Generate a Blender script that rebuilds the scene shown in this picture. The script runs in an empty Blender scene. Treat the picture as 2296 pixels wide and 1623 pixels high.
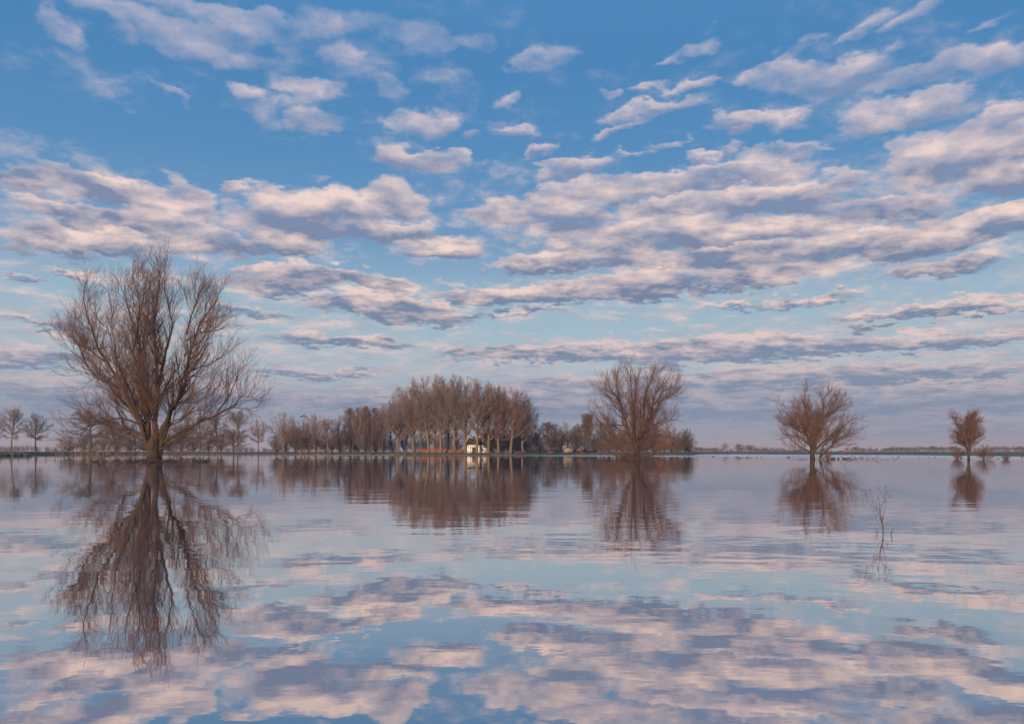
import bpy, math, random
import numpy as np
from mathutils import Vector, Matrix

# ------------------------------------------------------------------ camera
F = 1786.0            # focal length measured in pixels of a 2296 px wide picture (28 mm lens)
HZ = 1011.0           # row of the horizon in that picture
CAMH = 1.0
scene = bpy.context.scene
cam_data = bpy.data.cameras.new('camera')
cam_data.sensor_width = 36.0
cam_data.lens = 36.0 * F / 2296.0
cam_data.shift_y = (HZ - 811.5) / 2296.0
cam_data.clip_start = 0.1
cam_data.clip_end = 9000
cam = bpy.data.objects.new('camera', cam_data)
cam.location = (0, 0, CAMH)
cam.rotation_euler = (math.radians(90), 0, 0)
scene.collection.objects.link(cam)
scene.camera = cam
scene.view_settings.view_transform = 'Standard'
scene.view_settings.look = 'None'
scene.view_settings.gamma = 1
scene.view_settings.exposure = 0.0
scene.render.engine = 'CYCLES'
scene.cycles.use_denoising = True
scene.cycles.max_bounces = 6
scene.cycles.transparent_max_bounces = 8
scene.cycles.caustics_reflective = False
scene.cycles.caustics_refractive = False
scene.cycles.sample_clamp_indirect = 4

SUN_EL, SUN_AZ = math.radians(6.0), math.radians(199.0)   # low sun behind the camera, a little to its left
def lin(c):
    return tuple(((v / 255) / 12.92 if v <= 10.3 else ((v / 255 + .055) / 1.055) ** 2.4) for v in c)
def lin4(c): return lin(c) + (1.0,)

# ------------------------------------------------------------------ world: Nishita sky and a layer of altocumulus
world = bpy.data.worlds.new('World'); scene.world = world; world.use_nodes = True
class NT:
    def __init__(s, tree): s.t = tree; s.n = tree.nodes; s.l = tree.links
    def node(s, typ, ins=None, **kw):
        nd = s.n.new(typ)
        for k, v in kw.items(): setattr(nd, k, v)
        for k, v in (ins or {}).items():
            if hasattr(v, 'is_output') or isinstance(v, bpy.types.NodeSocket): s.l.new(v, nd.inputs[k])
            else: nd.inputs[k].default_value = v
        return nd
    def m(s, op, a, b=None, c=None, clamp=False):
        ins = {0: a}
        if b is not None: ins[1] = b
        if c is not None: ins[2] = c
        return s.node('ShaderNodeMath', ins, operation=op, use_clamp=clamp).outputs[0]
    def vm(s, op, a, b=None, c=None):
        ins = {0: a}
        if b is not None: ins[1] = b
        if c is not None: ins[2] = c
        nd = s.node('ShaderNodeVectorMath', ins, operation=op)
        return nd.outputs['Value'] if op in ('LENGTH', 'DOT_PRODUCT') else nd.outputs[0]
    def mr(s, v, a, b, c=0.0, d=1.0, typ='SMOOTHSTEP'):
        return s.node('ShaderNodeMapRange', {'Value': v, 'From Min': a, 'From Max': b, 'To Min': c, 'To Max': d},
                      interpolation_type=typ, clamp=True).outputs[0]
    def xyz(s, x, y, z): return s.node('ShaderNodeCombineXYZ', {0: x, 1: y, 2: z}).outputs[0]
    def sep(s, v): return s.node('ShaderNodeSeparateXYZ', {0: v}).outputs
    def noise(s, vec, scale, detail=4, rough=.5, dist=0.0, lac=2.0, color=False):
        nd = s.node('ShaderNodeTexNoise', {'Vector': vec, 'Scale': scale, 'Detail': detail, 'Roughness': rough,
                                           'Distortion': dist, 'Lacunarity': lac})
        return nd.outputs['Color' if color else 'Fac']
    def mix(s, f, a, b, typ='MIX'):
        nd = s.node('ShaderNodeMix', {}, data_type='RGBA', blend_type=typ, clamp_factor=True)
        for i, v in ((0, f), (6, a), (7, b)):
            if isinstance(v, bpy.types.NodeSocket): s.l.new(v, nd.inputs[i])
            else: nd.inputs[i].default_value = v
        return nd.outputs[2]
    def ramp(s, f, stops, interp='LINEAR'):
        nd = s.node('ShaderNodeValToRGB', {0: f}); cr = nd.color_ramp; cr.interpolation = interp
        while len(cr.elements) < len(stops): cr.elements.new(0.5)
        for e, (p, c) in zip(cr.elements, stops): e.position = p; e.color = c
        return nd.outputs[0]

W = NT(world.node_tree); W.n.clear()
tc = W.node('ShaderNodeTexCoord')
dx, dy, dz = W.sep(tc.outputs['Generated'])
az = W.m('ARCTAN2', dx, dy)
el = W.m('ARCSINE', dz)
elp = W.m('MAXIMUM', el, 0.0)
# layer coordinates: the cloud layer seen from below, flattening towards the horizon
den = W.m('ADD', W.m('MAXIMUM', dz, 0.0), 0.13)
Pv = W.xyz(W.m('DIVIDE', dx, den), W.m('DIVIDE', dy, den), 0.0)
def Poff(t):      # a point of the layer nearer to the sun (behind the viewer)
    d2 = W.m('ADD', den, t)
    return W.xyz(W.m('DIVIDE', dx, d2), W.m('DIVIDE', dy, d2), 0.0)
CL = [ # centre x, centre y, half width, half height, tilt, weight   (pixels of the photograph, turned into angles below)
(135,55,80,34,-25,.75),(250,15,130,26,0,.6),(470,12,190,24,0,.7),(270,75,50,42,-30,.55),(400,90,115,50,0,.7),
(540,60,95,45,10,.75),(520,125,160,30,0,.6),(700,40,70,42,-20,.55),(790,40,85,35,0,.55),(770,120,60,25,0,.6),(900,12,60,20,0,.4),
(950,85,100,42,-5,.9),(1050,95,60,30,0,.6),(1020,190,70,42,-20,.6),(870,190,55,30,-20,.5),(385,215,65,12,-18,.6),
(545,203,45,24,0,.8),(680,188,105,26,-3,1.0),(560,235,70,34,-30,.5),(660,230,80,30,0,.5),(700,275,85,32,5,.9),(930,275,80,34,0,1.0),
(1130,225,38,22,20,.8),(1050,297,22,9,0,.8),(1150,295,55,13,0,.9),(890,360,55,34,0,1.1),(990,362,105,26,0,1.1),
(1020,340,30,16,0,1.0),(715,400,42,14,0,.7),(535,428,32,16,0,1.0),(600,430,42,22,-10,.6),(250,425,175,34,-2,1.1),
(430,440,65,38,-20,.9),(80,412,110,20,-3,.8),(100,460,52,20,-15,.9),(220,490,95,24,0,1.1),(200,532,150,30,-3,1.2),
(400,520,155,42,-5,1.2),(510,545,70,32,0,1.0),(700,485,165,66,4,1.6),(880,445,85,40,-10,1.5),(640,545,95,30,0,1.2),
(860,520,110,32,0,1.1),(160,616,70,11,-3,1.1),(50,625,60,9,0,.8),(640,625,140,36,4,1.5),(840,640,110,24,-8,1.0),
(980,555,95,26,5,1.2),(1230,118,85,32,12,1.0),(1180,145,60,14,0,.8),(1545,115,58,26,12,.9),(1495,142,34,10,25,.8),
(1580,60,42,15,15,.6),(1375,218,28,11,-10,.8),(1450,205,55,15,0,.9),(1550,200,62,15,8,1.0),(1470,258,115,20,7,1.3),
(1390,300,72,13,12,1.2),(1485,323,48,13,5,1.0),(1430,345,42,10,0,.8),(1660,275,95,26,0,1.2),(1620,328,36,16,0,.8),
(1750,337,125,18,0,1.0),(1560,352,50,12,0,.9),(1695,180,55,26,10,1.0),(1760,170,105,44,0,1.2),(1900,168,130,40,8,1.2),
(2080,160,170,36,5,1.1),(2230,135,95,32,8,.9),(1960,42,60,20,20,.8),(2060,20,85,24,18,.8),(2240,45,75,17,10,.8),
(1790,105,62,14,15,.5),(1715,115,22,12,0,.5),(1920,78,50,12,10,.6),(1780,265,52,22,20,.7),(1950,262,62,42,0,.9),
(2060,245,115,36,0,1.1),(2210,275,120,32,10,1.1),(2170,345,180,60,8,1.8),(2260,405,130,52,0,1.7),(2040,345,40,62,10,1.1),
(1900,395,60,24,0,.7),(1290,380,95,24,9,1.4),(1215,345,36,20,20,1.1),(1270,438,105,32,10,1.4),(1160,475,130,32,0,1.3),
(1600,392,240,36,2,1.7),(1420,425,105,34,10,1.4),(1500,465,100,28,8,1.4),(1290,505,70,28,0,1.3),(1700,450,200,34,0,1.3),
(1950,465,160,30,-6,1.5),(1750,512,165,30,0,1.4),(1450,525,200,42,4,1.3),(2010,535,150,34,5,1.1),(2210,512,160,32,6,1.3),
(1250,590,190,24,3,1.2),(1600,572,290,30,-3,1.3),(1600,622,270,34,2,1.4),(2100,600,150,26,0,1.0),(1200,664,230,22,0,1.2),
(1380,650,200,28,0,1.1),(870,690,190,30,-3,1.3),(780,762,170,18,0,1.0),(560,700,120,14,0,.7),(2100,700,250,18,2,1.1),(1750,680,200,14,2,.8),(1150,700,150,10,0,.6),(1900,900,500,45,0,.7),(1500,860,400,26,0,.7),(2100,960,400,40,0,.6),(120,560,150,24,0,.7),(380,470,120,30,0,.6),
(1250,790,280,22,0,1.1),(1650,785,300,30,2,1.2),(2050,765,300,22,0,1.1),(1900,840,400,26,0,1.2),(2150,690,160,20,0,.8),
(1700,510,660,135,0,.42),(250,480,330,110,0,.35),(520,85,520,85,-3,.28),(1150,440,300,90,0,.25),(2150,330,200,110,5,.5),(2000,200,400,80,4,.3),(100,720,140,14,0,.7),(80,800,160,22,0,.9),(700,840,160,14,0,.8),(60,530,90,40,0,.5),(1650,900,600,40,0,1.2),(300,880,400,40,0,.8),
(1000,900,400,30,0,.8),(1320,738,200,16,0,-.8),(1450,835,120,10,0,-.5),(420,330,420,55,-4,-1.2),(1330,60,150,100,0,-.9),(950,610,250,16,0,-.7),(250,655,260,20,0,-.5),
(1700,700,200,14,4,-.6),(1830,290,60,12,0,-.4),(1050,745,140,16,0,-.5),
]
wn = W.noise(Pv, 3.2, 3, .5, color=True)
wn2 = W.noise(Pv, 13.0, 3, .6, color=True)
wv = W.vm('MULTIPLY', W.vm('SUBTRACT', wn, (.5, .5, .5)), (.06, .032, 0))
wv2 = W.vm('MULTIPLY', W.vm('SUBTRACT', wn2, (.5, .5, .5)), (.055, .034, 0))
AE = W.vm('ADD', W.vm('ADD', W.xyz(az, el, 0.0), wv), wv2)
acc = AE0 = AE
acc = W.vm('MULTIPLY', acc, (1e-6, 1e-6, 0))
for bi, (cx, cy, a, b, rot, w) in enumerate(CL):
    if bi % 4 == 0: AE = W.vm('MULTIPLY_ADD', acc, (1e-7, 1e-7, 0), AE0)
    u, v = (cx - 1148) / F, (HZ - cy) / F
    a0 = math.atan(u); e0 = math.atan(v * math.cos(a0))
    sa = a / F * math.cos(a0) ** 2 * 1.22; sb = b / F * math.cos(e0) ** 2 * math.cos(a0) * 1.14
    mp = W.node('ShaderNodeMapping', {'Vector': AE, 'Location': (a0, e0, -1.0),
                'Rotation': (0, 0, math.radians(rot)), 'Scale': (sa, sb, 1.0)}, vector_type='TEXTURE').outputs[0]
    ww = W.mr(W.vm("LENGTH", mp), 1.04, 1.4142, w * (1.3 if w > 0 else 1.0), 0.0)
    acc = W.vm('MULTIPLY_ADD', mp, W.xyz(ww, ww if b < 75 else 0.0, ww), acc)
_, accy, S = W.sep(acc)
S = W.m('MAXIMUM', S, -1.5)
Q = W.m('MULTIPLY', W.m('DIVIDE', accy, W.m('MAXIMUM', S, 0.35)), 1.35)
Q = W.m('MAXIMUM', W.m('MINIMUM', Q, 1.0), -1.0)
St = W.m('MINIMUM', S, 1.35)
def fb(P):
    return W.noise(P, 5.2, 3, .5, .25), W.noise(P, 17.0, 5, .62, .2)
A0, B0 = fb(Pv); A1, B1 = fb(Poff(.022))
N0 = W.m('ADD', W.m('MULTIPLY', A0, .55), W.m('MULTIPLY', B0, .45))
grad = W.m('ADD', W.m('MULTIPLY', W.m('SUBTRACT', A0, A1), 2.6), W.m('MULTIPLY', W.m('SUBTRACT', B0, B1), 1.0))
base = W.ramp(W.mr(el, 0, .55, 0, 1, 'LINEAR'), [(0, (1,)*3+(1,)), (.14, (.86,)*3+(1,)), (.24, (.80,)*3+(1,)), (.42, (.54,)*3+(1,)), (.62, (.34,)*3+(1,)), (1, (.32,)*3+(1,))])
D = W.m('ADD', W.m('ADD', W.m('MULTIPLY', St, .82), base), W.m('MULTIPLY', W.m('SUBTRACT', N0, .5), 3.5))
alpha = W.mr(W.m('DIVIDE', W.m('SUBTRACT', D, .30), W.m('MULTIPLY_ADD', elp, 1.5, 1.05)), 0, 1)
thick = W.mr(D, .6, 1.7)
# sky colour
T = W.mr(elp, 0, .56, 0, 1, 'LINEAR')
skyc = W.ramp(T, [(0, lin4((176, 162, 174))), (.025, lin4((162, 164, 180))), (.07, lin4((138, 154, 176))), (.18, lin4((176, 194, 206))), (.32, lin4((156, 186, 206))),
                  (.46, lin4((112, 156, 197))), (.62, lin4((86, 143, 193))), (.8, lin4((74, 135, 189))), (1, lin4((78, 140, 194)))])
sky = W.node('ShaderNodeTexSky', {}, sky_type='NISHITA', sun_disc=False, sun_elevation=SUN_EL,
             sun_rotation=SUN_AZ, air_density=1.0, dust_density=0.6, ozone_density=2.0)
nis = W.vm('MULTIPLY', sky.outputs[0], (.10, .10, .10))
blue = W.mix(.9, nis, skyc)
# cloud colour
lit = W.m('ADD', W.m('ADD', W.m('MULTIPLY', Q, .78), grad), W.m('SUBTRACT', .74, W.m('MULTIPLY', thick, .52)))
lit = W.mr(lit, -.25, 1.12, 0, 1, 'LINEAR')
litc = W.ramp(T, [(0, lin4((170, 162, 176))), (.08, lin4((166, 164, 180))), (.17, lin4((208, 190, 192))), (.28, lin4((236, 208, 200))), (.45, lin4((248, 220, 208))), (.75, lin4((232, 212, 210))), (1, lin4((204, 197, 212)))])
shc = W.ramp(T, [(0, lin4((140, 150, 172))), (.12, lin4((124, 141, 167))), (.35, lin4((114, 128, 158))), (.6, lin4((138, 146, 174))), (1, lin4((140, 165, 205)))])
cc = W.mix(lit, shc, litc)
dens = W.ramp(T, [(0, (.75,)*3+(1,)), (.1, (.92,)*3+(1,)), (.55, (.95,)*3+(1,)), (.75, (.85,)*3+(1,)), (.88, (.74,)*3+(1,)), (1, (.66,)*3+(1,))])
col = W.mix(W.m('MULTIPLY', alpha, dens), blue, cc)
# air near the horizon
hb = W.mr(elp, 0.0, .022, .75, 0.0)
col = W.mix(hb, col, lin4((194, 170, 172)))
bg = W.node('ShaderNodeBackground', {'Color': col, 'Strength': 1.0})
W.l.new(bg.outputs[0], W.node('ShaderNodeOutputWorld').inputs[0])
world.cycles.sampling_method = 'MANUAL'
world.cycles.sample_map_resolution = 256

# ------------------------------------------------------------------ sun
sd = bpy.data.lights.new('sun', 'SUN'); sd.energy = 5.0; sd.angle = math.radians(.5); sd.color = (1.0, .74, .50)
so = bpy.data.objects.new('sun', sd); scene.collection.objects.link(so)
sdir = Vector((math.sin(SUN_AZ) * math.cos(SUN_EL), math.cos(SUN_AZ) * math.cos(SUN_EL), math.sin(SUN_EL)))
so.rotation_euler = (-sdir).to_track_quat('-Z', 'Y').to_euler()

# ================================================================== helpers
def at(px, py):
    """point on the water plane seen at a pixel of the photograph"""
    d = CAMH * F / (py - HZ)
    return Vector(((px - 1148) / F * d, d, 0.0))
def atd(px, d, z=0.0): return Vector(((px - 1148) / F * d, d, z))
def zpx(py, d): return CAMH + (HZ - py) / F * d
COL = scene.collection
def tag(o, label=None, cat=None, group=None, kind=None):
    if label: o['label'] = label
    if cat: o['category'] = cat
    if group: o['group'] = group
    if kind: o['kind'] = kind
    return o
def empty(name, loc, rz=0.0, scale=None):
    o = bpy.data.objects.new(name, None); COL.objects.link(o)
    o.location = loc; o.rotation_euler.z = rz; o.empty_display_size = .2
    if scale: o.scale = scale
    return o
def link(name, me, parent=None, loc=None):
    o = bpy.data.objects.new(name, me); COL.objects.link(o)
    if parent is not None: o.parent = parent
    if loc is not None: o.location = loc
    return o

class MB:
    """collects shapes and links them as one mesh object"""
    def __init__(s): s.v = []; s.f = []; s.n = 0
    def raw(s, V, Fc):
        s.v.append(np.asarray(V, float).reshape(-1, 3)); s.f.append((np.asarray(Fc, int) + s.n)); s.n += len(s.v[-1])
    def box(s, x0, x1, y0, y1, z0, z1):
        V = [(x0,y0,z0),(x1,y0,z0),(x1,y1,z0),(x0,y1,z0),(x0,y0,z1),(x1,y0,z1),(x1,y1,z1),(x0,y1,z1)]
        s.raw(V, [(0,3,2,1),(4,5,6,7),(0,1,5,4),(1,2,6,5),(2,3,7,6),(3,0,4,7)])
    def hexa(s, V): s.raw(V, [(0,3,2,1),(4,5,6,7),(0,1,5,4),(1,2,6,5),(2,3,7,6),(3,0,4,7)])
    def prism(s, poly, y0, y1):
        """x-z outline extruded along y, capped"""
        n = len(poly); V = [(x, y0, z) for x, z in poly] + [(x, y1, z) for x, z in poly]
        base = s.n; s.v.append(np.array(V, float)); s.n += 2 * n
        s.f.append([tuple(base + i for i in range(n))]); s.f.append([tuple(base + 2 * n - 1 - i for i in range(n))])
        s.f.append(np.array([(base + i, base + n + i, base + n + (i + 1) % n, base + (i + 1) % n) for i in range(n)]))
    def tubes(s, PL, R, sides=4):
        """PL (N,K,3) polylines, R (N,K) radii"""
        PL = np.asarray(PL, float); R = np.asarray(R, float)
        if PL.ndim == 2: PL = PL[None]; R = R[None]
        N, K, _ = PL.shape
        T = np.empty_like(PL); T[:, 1:-1] = PL[:, 2:] - PL[:, :-2]; T[:, 0] = PL[:, 1] - PL[:, 0]; T[:, -1] = PL[:, -1] - PL[:, -2]
        T /= np.linalg.norm(T, axis=2, keepdims=True) + 1e-9
        mean = PL[:, -1] - PL[:, 0]; ref = np.zeros((N, 3)); big = np.argmin(np.abs(mean), axis=1); ref[np.arange(N), big] = 1
        U = np.cross(T, ref[:, None, :]); U /= np.linalg.norm(U, axis=2, keepdims=True) + 1e-9
        Wv = np.cross(T, U)
        ang = np.arange(sides) * 2 * math.pi / sides
        V = PL[:, :, None, :] + R[:, :, None, None] * (np.cos(ang)[None, None, :, None] * U[:, :, None, :] + np.sin(ang)[None, None, :, None] * Wv[:, :, None, :])
        base = (np.arange(N) * K * sides)[:, None, None]
        k = (np.arange(K - 1) * sides)[None, :, None]; a = np.arange(sides)[None, None, :]; b = (np.arange(sides) + 1) % sides; b = b[None, None, :]
        q = np.stack([base + k + a, base + k + b, base + k + sides + b, base + k + sides + a], axis=-1).reshape(-1, 4)
        s.raw(V.reshape(-1, 3), q)
    def mesh(s, name, mat, smooth=False):
        V = np.concatenate(s.v); loops = []; tot = []
        for fc in s.f:
            if isinstance(fc, np.ndarray): loops.append(fc.reshape(-1)); tot.append(np.full(len(fc), fc.shape[1]))
            else:
                for t in fc: loops.append(np.array(t)); tot.append(np.array([len(t)]))
        loops = np.concatenate(loops); tot = np.concatenate(tot)
        me = bpy.data.meshes.new(name); me.vertices.add(len(V)); me.vertices.foreach_set('co', V.astype(np.float32).ravel())
        me.loops.add(len(loops)); me.loops.foreach_set('vertex_index', loops.astype(np.int32))
        me.polygons.add(len(tot)); st = np.concatenate([[0], np.cumsum(tot)[:-1]])
        me.polygons.foreach_set('loop_start', st.astype(np.int32)); me.polygons.foreach_set('loop_total', tot.astype(np.int32))
        if smooth: me.polygons.foreach_set('use_smooth', np.ones(len(tot), bool))
        me.update(calc_edges=True); me.validate()
        if mat: me.materials.append(mat)
        return me
    def build(s, name, mat, parent=None, smooth=False): return link(name, s.mesh(name, mat, smooth), parent)

# ================================================================== materials
def mat(name, col, col2=None, scale=3.0, rough=.85, detail=5, bump=0.0, stretch=(1,1,1), coords='Object', bscale=None, spec=.25):
    m = bpy.data.materials.new(name); m.use_nodes = True; t = NT(m.node_tree)
    b = t.n['Principled BSDF']; b.inputs['Roughness'].default_value = rough; b.inputs['Specular IOR Level'].default_value = spec
    c = t.node('ShaderNodeTexCoord').outputs[coords]
    v = t.vm('MULTIPLY', c, stretch)
    if col2 is not None:
        n = t.noise(v, scale, detail, .6)
        t.l.new(t.mix(t.mr(n, .35, .65), tuple(col) + (1,), tuple(col2) + (1,)), b.inputs['Base Color'])
    else: b.inputs['Base Color'].default_value = tuple(col) + (1,)
    if bump:
        bn = t.node('ShaderNodeBump', {'Height': t.noise(v, bscale or scale * 2, 5, .65), 'Strength': 1.0, 'Distance': bump})
        t.l.new(bn.outputs[0], b.inputs['Normal'])
    return m
M = {}
M['bark'] = mat('willow_bark', (.085,.055,.038), (.055,.038,.03), 5, bump=.05, stretch=(1,1,.25))
M['branch'] = mat('willow_branch', (.11,.068,.05), (.08,.05,.04), 2)
M['twig'] = mat('willow_twig', (.24,.13,.105), (.17,.095,.08), 1.0)
M['bark_pale'] = mat('poplar_bark', (.20,.14,.09), (.10,.072,.052), 2.5, bump=.03, stretch=(1,1,.3))
M['branch_pale'] = mat('poplar_branch', (.15,.10,.075), (.11,.075,.06), 1.0)
M['twig_pale'] = mat('poplar_twig', (.27,.175,.15), (.19,.125,.11), .5)
M['bark_dark'] = mat('dark_bark', (.10,.075,.06), (.06,.045,.04), 3)
M['twig_dark'] = mat('dark_twig', (.17,.11,.09), (.11,.075,.065), .7)
M['twig_rust'] = mat('rust_twig', (.26,.145,.10), (.18,.10,.07), .7)
M['scrub'] = mat('scrub_stems', (.13,.08,.06), (.08,.052,.042), .5)
M['hedge'] = mat('hedge_leaf', (.018,.028,.018), (.035,.045,.025), 2)
M['grass'] = mat('meadow_grass', (.19,.17,.065), (.14,.11,.06), .12, bump=.04, bscale=3)
M['grass_dry'] = mat('dry_grass', (.20,.15,.075), (.09,.065,.04), .3)
M['white'] = mat('white_render', (.82,.78,.72), (.74,.70,.64), .8, rough=.8)
M['thatch'] = mat('brown_thatch', (.13,.085,.055), (.075,.05,.035), 3, stretch=(1,1,.3), bump=.05)
M['rooftile'] = mat('dark_roof_tile', (.09,.06,.05), (.055,.04,.036), 3)
M['brick'] = mat('red_brick', (.20,.07,.05), (.12,.05,.04), 4)
M['orange'] = mat('weathered_red_fence', (.34,.075,.045), (.22,.06,.04), 1.5)
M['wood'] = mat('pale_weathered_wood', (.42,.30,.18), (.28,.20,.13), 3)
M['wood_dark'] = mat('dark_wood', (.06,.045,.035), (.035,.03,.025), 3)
M['metal_dark'] = mat('dark_metal', (.03,.03,.035), None, rough=.5)
M['door'] = mat('dark_door_paint', (.035,.03,.03), (.05,.04,.04), 3, rough=.6)
M['frame'] = mat('white_window_frame', (.75,.70,.62), None, rough=.5)
M['glass'] = mat('window_glass', (.03,.035,.04), None, rough=.06, spec=.8)
M['paint_white'] = mat('white_vehicle_paint', (.75,.74,.74), (.68,.68,.7), 1, rough=.35, spec=.5)
M['tyre'] = mat('black_tyre', (.02,.02,.02), None)
M['feather'] = mat('dark_feathers', (.02,.018,.018), (.035,.03,.028), 8, rough=.6)
M['feather_pale'] = mat('grey_feathers', (.22,.20,.18), (.12,.11,.10), 6, rough=.7)
M['bill'] = mat('pale_bill', (.7,.62,.55), None, rough=.5)
M['feather_red'] = mat('rusty_feathers', (.35,.10,.045), (.22,.07,.04), 6)
M['stem'] = mat('dry_stem', (.07,.038,.03), (.12,.065,.05), 20)
M['seed'] = mat('dry_seed_head', (.28,.15,.11), (.16,.09,.07), 60)
M['field'] = mat('bare_soil_bank', (.20,.145,.12), (.15,.115,.09), .05)
M['blue_roof'] = mat('blue_grey_sheet', (.10,.14,.17), (.08,.11,.14), .3)
M['orange_wall'] = mat('orange_brick', (.62,.26,.12), (.5,.2,.1), 1)

def dark_foot(m):
    # bark colour darkens towards the foot, with an uneven upper edge
    t = NT(m.node_tree); b = t.n['Principled BSDF']; l = b.inputs['Base Color'].links[0].from_socket
    z = t.sep(t.node('ShaderNodeNewGeometry').outputs['Position'])[2]; n = t.noise(t.node('ShaderNodeTexCoord').outputs['Object'], 3.0, 3)
    f = t.mr(t.m('ADD', z, t.m('MULTIPLY', n, .5)), .55, .95, .7, 0.0); t.l.new(t.mix(f, l, (.03, .024, .02, 1)), b.inputs['Base Color'])
dark_foot(M['bark']); dark_foot(M['bark_pale'])
# water: a muddy flood, almost a mirror, with long faint ripples
def water_material():
    m = bpy.data.materials.new('flood_water'); m.use_nodes = True; t = NT(m.node_tree); t.n.clear()
    geo = t.node('ShaderNodeNewGeometry'); P = geo.outputs['Position']
    x, y, z = t.sep(P)
    # wind-ruffled strip in front of the far shore, wider towards the right
    u = t.m('DIVIDE', x, y)
    near = t.mr(u, -.62, .62, 240, 92, 'LINEAR')
    wob = t.m('MULTIPLY', t.m('SUBTRACT', t.noise(t.vm('MULTIPLY', P, (.02, .02, 0)), 1.0, 3), .5), 14)
    ruff = t.mr(t.m('SUBTRACT', t.m('ADD', y, wob), near), 0, 5)
    def n(sx, sy, sc, det, rg=.5, off=0.0):
        return t.m('SUBTRACT', t.noise(t.vm('ADD', t.vm('MULTIPLY', P, (sx, sy, 0)), (off, off, 0)), sc, det, rg), .5)
    patch = t.mr(t.noise(t.vm('MULTIPLY', P, (.05, .09, 0)), 1.0, 3), .4, .62, .35, 1.25)
    h1 = t.m('MULTIPLY', n(.6, 1.0, 1.3, 2), .0062)
    h2 = t.m('MULTIPLY', n(.6, 1.0, 4.2, 3, .5, 7.3), .0011)
    h3 = t.m('MULTIPLY', n(.35, .6, .35, 2, .5, 3.1), .008)
    h = t.m('MULTIPLY', t.m('ADD', t.m('ADD', h1, h2), h3), patch)
    bmp = t.node('ShaderNodeBump', {'Height': h, 'Strength': 1.0, 'Distance': 1.0})
    far = t.mr(y, 8, 110, .003, .02)
    rough = t.mix(ruff, t.xyz(far, far, far), (.40, .40, .40, 1))
    gl = t.node('ShaderNodeBsdfGlossy', {'Color': (.96, .90, .87, 1), 'Roughness': rough, 'Normal': bmp.outputs[0]})
    df = t.node('ShaderNodeBsdfDiffuse', {'Color': (.27, .225, .215, 1)})
    inc = t.vm('DOT_PRODUCT', geo.outputs['Incoming'], (0, 0, 1.0))
    fac = t.mr(inc, 0.0, .34, .96, .68, 'LINEAR')
    mx = t.node('ShaderNodeMixShader', {0: fac, 1: df.outputs[0], 2: gl.outputs[0]})
    t.l.new(mx.outputs[0], t.node('ShaderNodeOutputMaterial').inputs[0])
    return m
M['water'] = water_material()

# ================================================================== water and land
wb = MB(); wb.raw([(-3000,-400,0),(3000,-400,0),(3000,2990,0),(-3000,2990,0)], [(0,1,2,3)])
tag(wb.build('flood_water', M['water']), kind='structure')
EDGE = [(-1500,1030),(-400,1026),(-40,1022.6),(66,1022),(74,1019.3),(160,1019.0),(330,1018.9),(600,1019.2),(860,1019.8),(900,1020.6),
        (1040,1020.6),(1200,1020.4),(1340,1020.8),(1480,1021),(1552,1020.5),(1566,1018.2),(1800,1019),(2050,1020.2),(2296,1023.2),(2600,1026),(3400,1032)]
def land():
    xs = np.concatenate([np.linspace(-1500, -60, 30), np.linspace(-40, 2340, 420), np.linspace(2360, 3400, 30)])
    ex, ey = zip(*EDGE); yy = np.interp(xs, ex, ey)
    rr = np.random.default_rng(5)
    d0 = F * CAMH / (yy - HZ); d0 = d0 * (1 + .006 * rr.normal(size=len(xs)))
    rows = [(-1.5, -.35), (0, .0), (.6, .16), (2, .30), (5, .36), (10, .40), (18, .46), (30, .5), (60, .42), (120, .35), (300, .3), (900, .3), (2000, .3), (2750, .3)]
    V = []
    for k, (dd, z) in enumerate(rows):
        left = np.clip((400 - xs) / 200, 0, 1)
        zz = z + (0 if k < 2 else .05 * rr.normal(size=len(xs)) * (k < 9))
        if 2 <= k <= 7: zz = zz + left * (.25 if k < 5 else .35)
        d = d0 + dd
        V.append(np.stack([(xs - 1148) / F * d, d, np.broadcast_to(zz, xs.shape)], axis=1))
    V = np.concatenate(V); n = len(xs); f = []
    for k in range(len(rows) - 1):
        i = np.arange(n - 1); f.append(np.stack([k*n+i, k*n+i+1, (k+1)*n+i+1, (k+1)*n+i], axis=1))
    b = MB(); b.raw(V, np.concatenate(f)); return tag(b.build('meadow_land', M['grass'], smooth=True), kind='structure')
land()
def shore_grass():
    rng = np.random.default_rng(31); ex, ey = zip(*EDGE); n = 9000
    px = np.concatenate([rng.uniform(-200, 900, 4500), rng.uniform(900, 2500, 4500)]); px += 12 * np.sin(px * .7) * rng.uniform(0, 1, n)
    d0 = F * CAMH / (np.interp(px, ex, ey) - HZ); d = d0 + rng.exponential(.9, n) - .3
    P = np.stack([(px - 1148) / F * d, d, np.full(n, -.05)], 1); h = rng.uniform(.12, .5, n) * (.5 + .8 * (np.sin(px * .05) > .2))
    D = rng.normal(size=(n, 3)) * (.35, .35, .1) + (0, 0, 1); PL = grow(rng, P, D, h, 3, .15, -.05)
    b = MB(); b.tubes(PL, np.tile([.03, .022, .006], (n, 1)), 3)
    tag(b.build('shore_grass', M['grass_dry']), 'fringe of dry grass and reeds along the flooded edge of the meadow', 'grass', kind='stuff')

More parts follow.
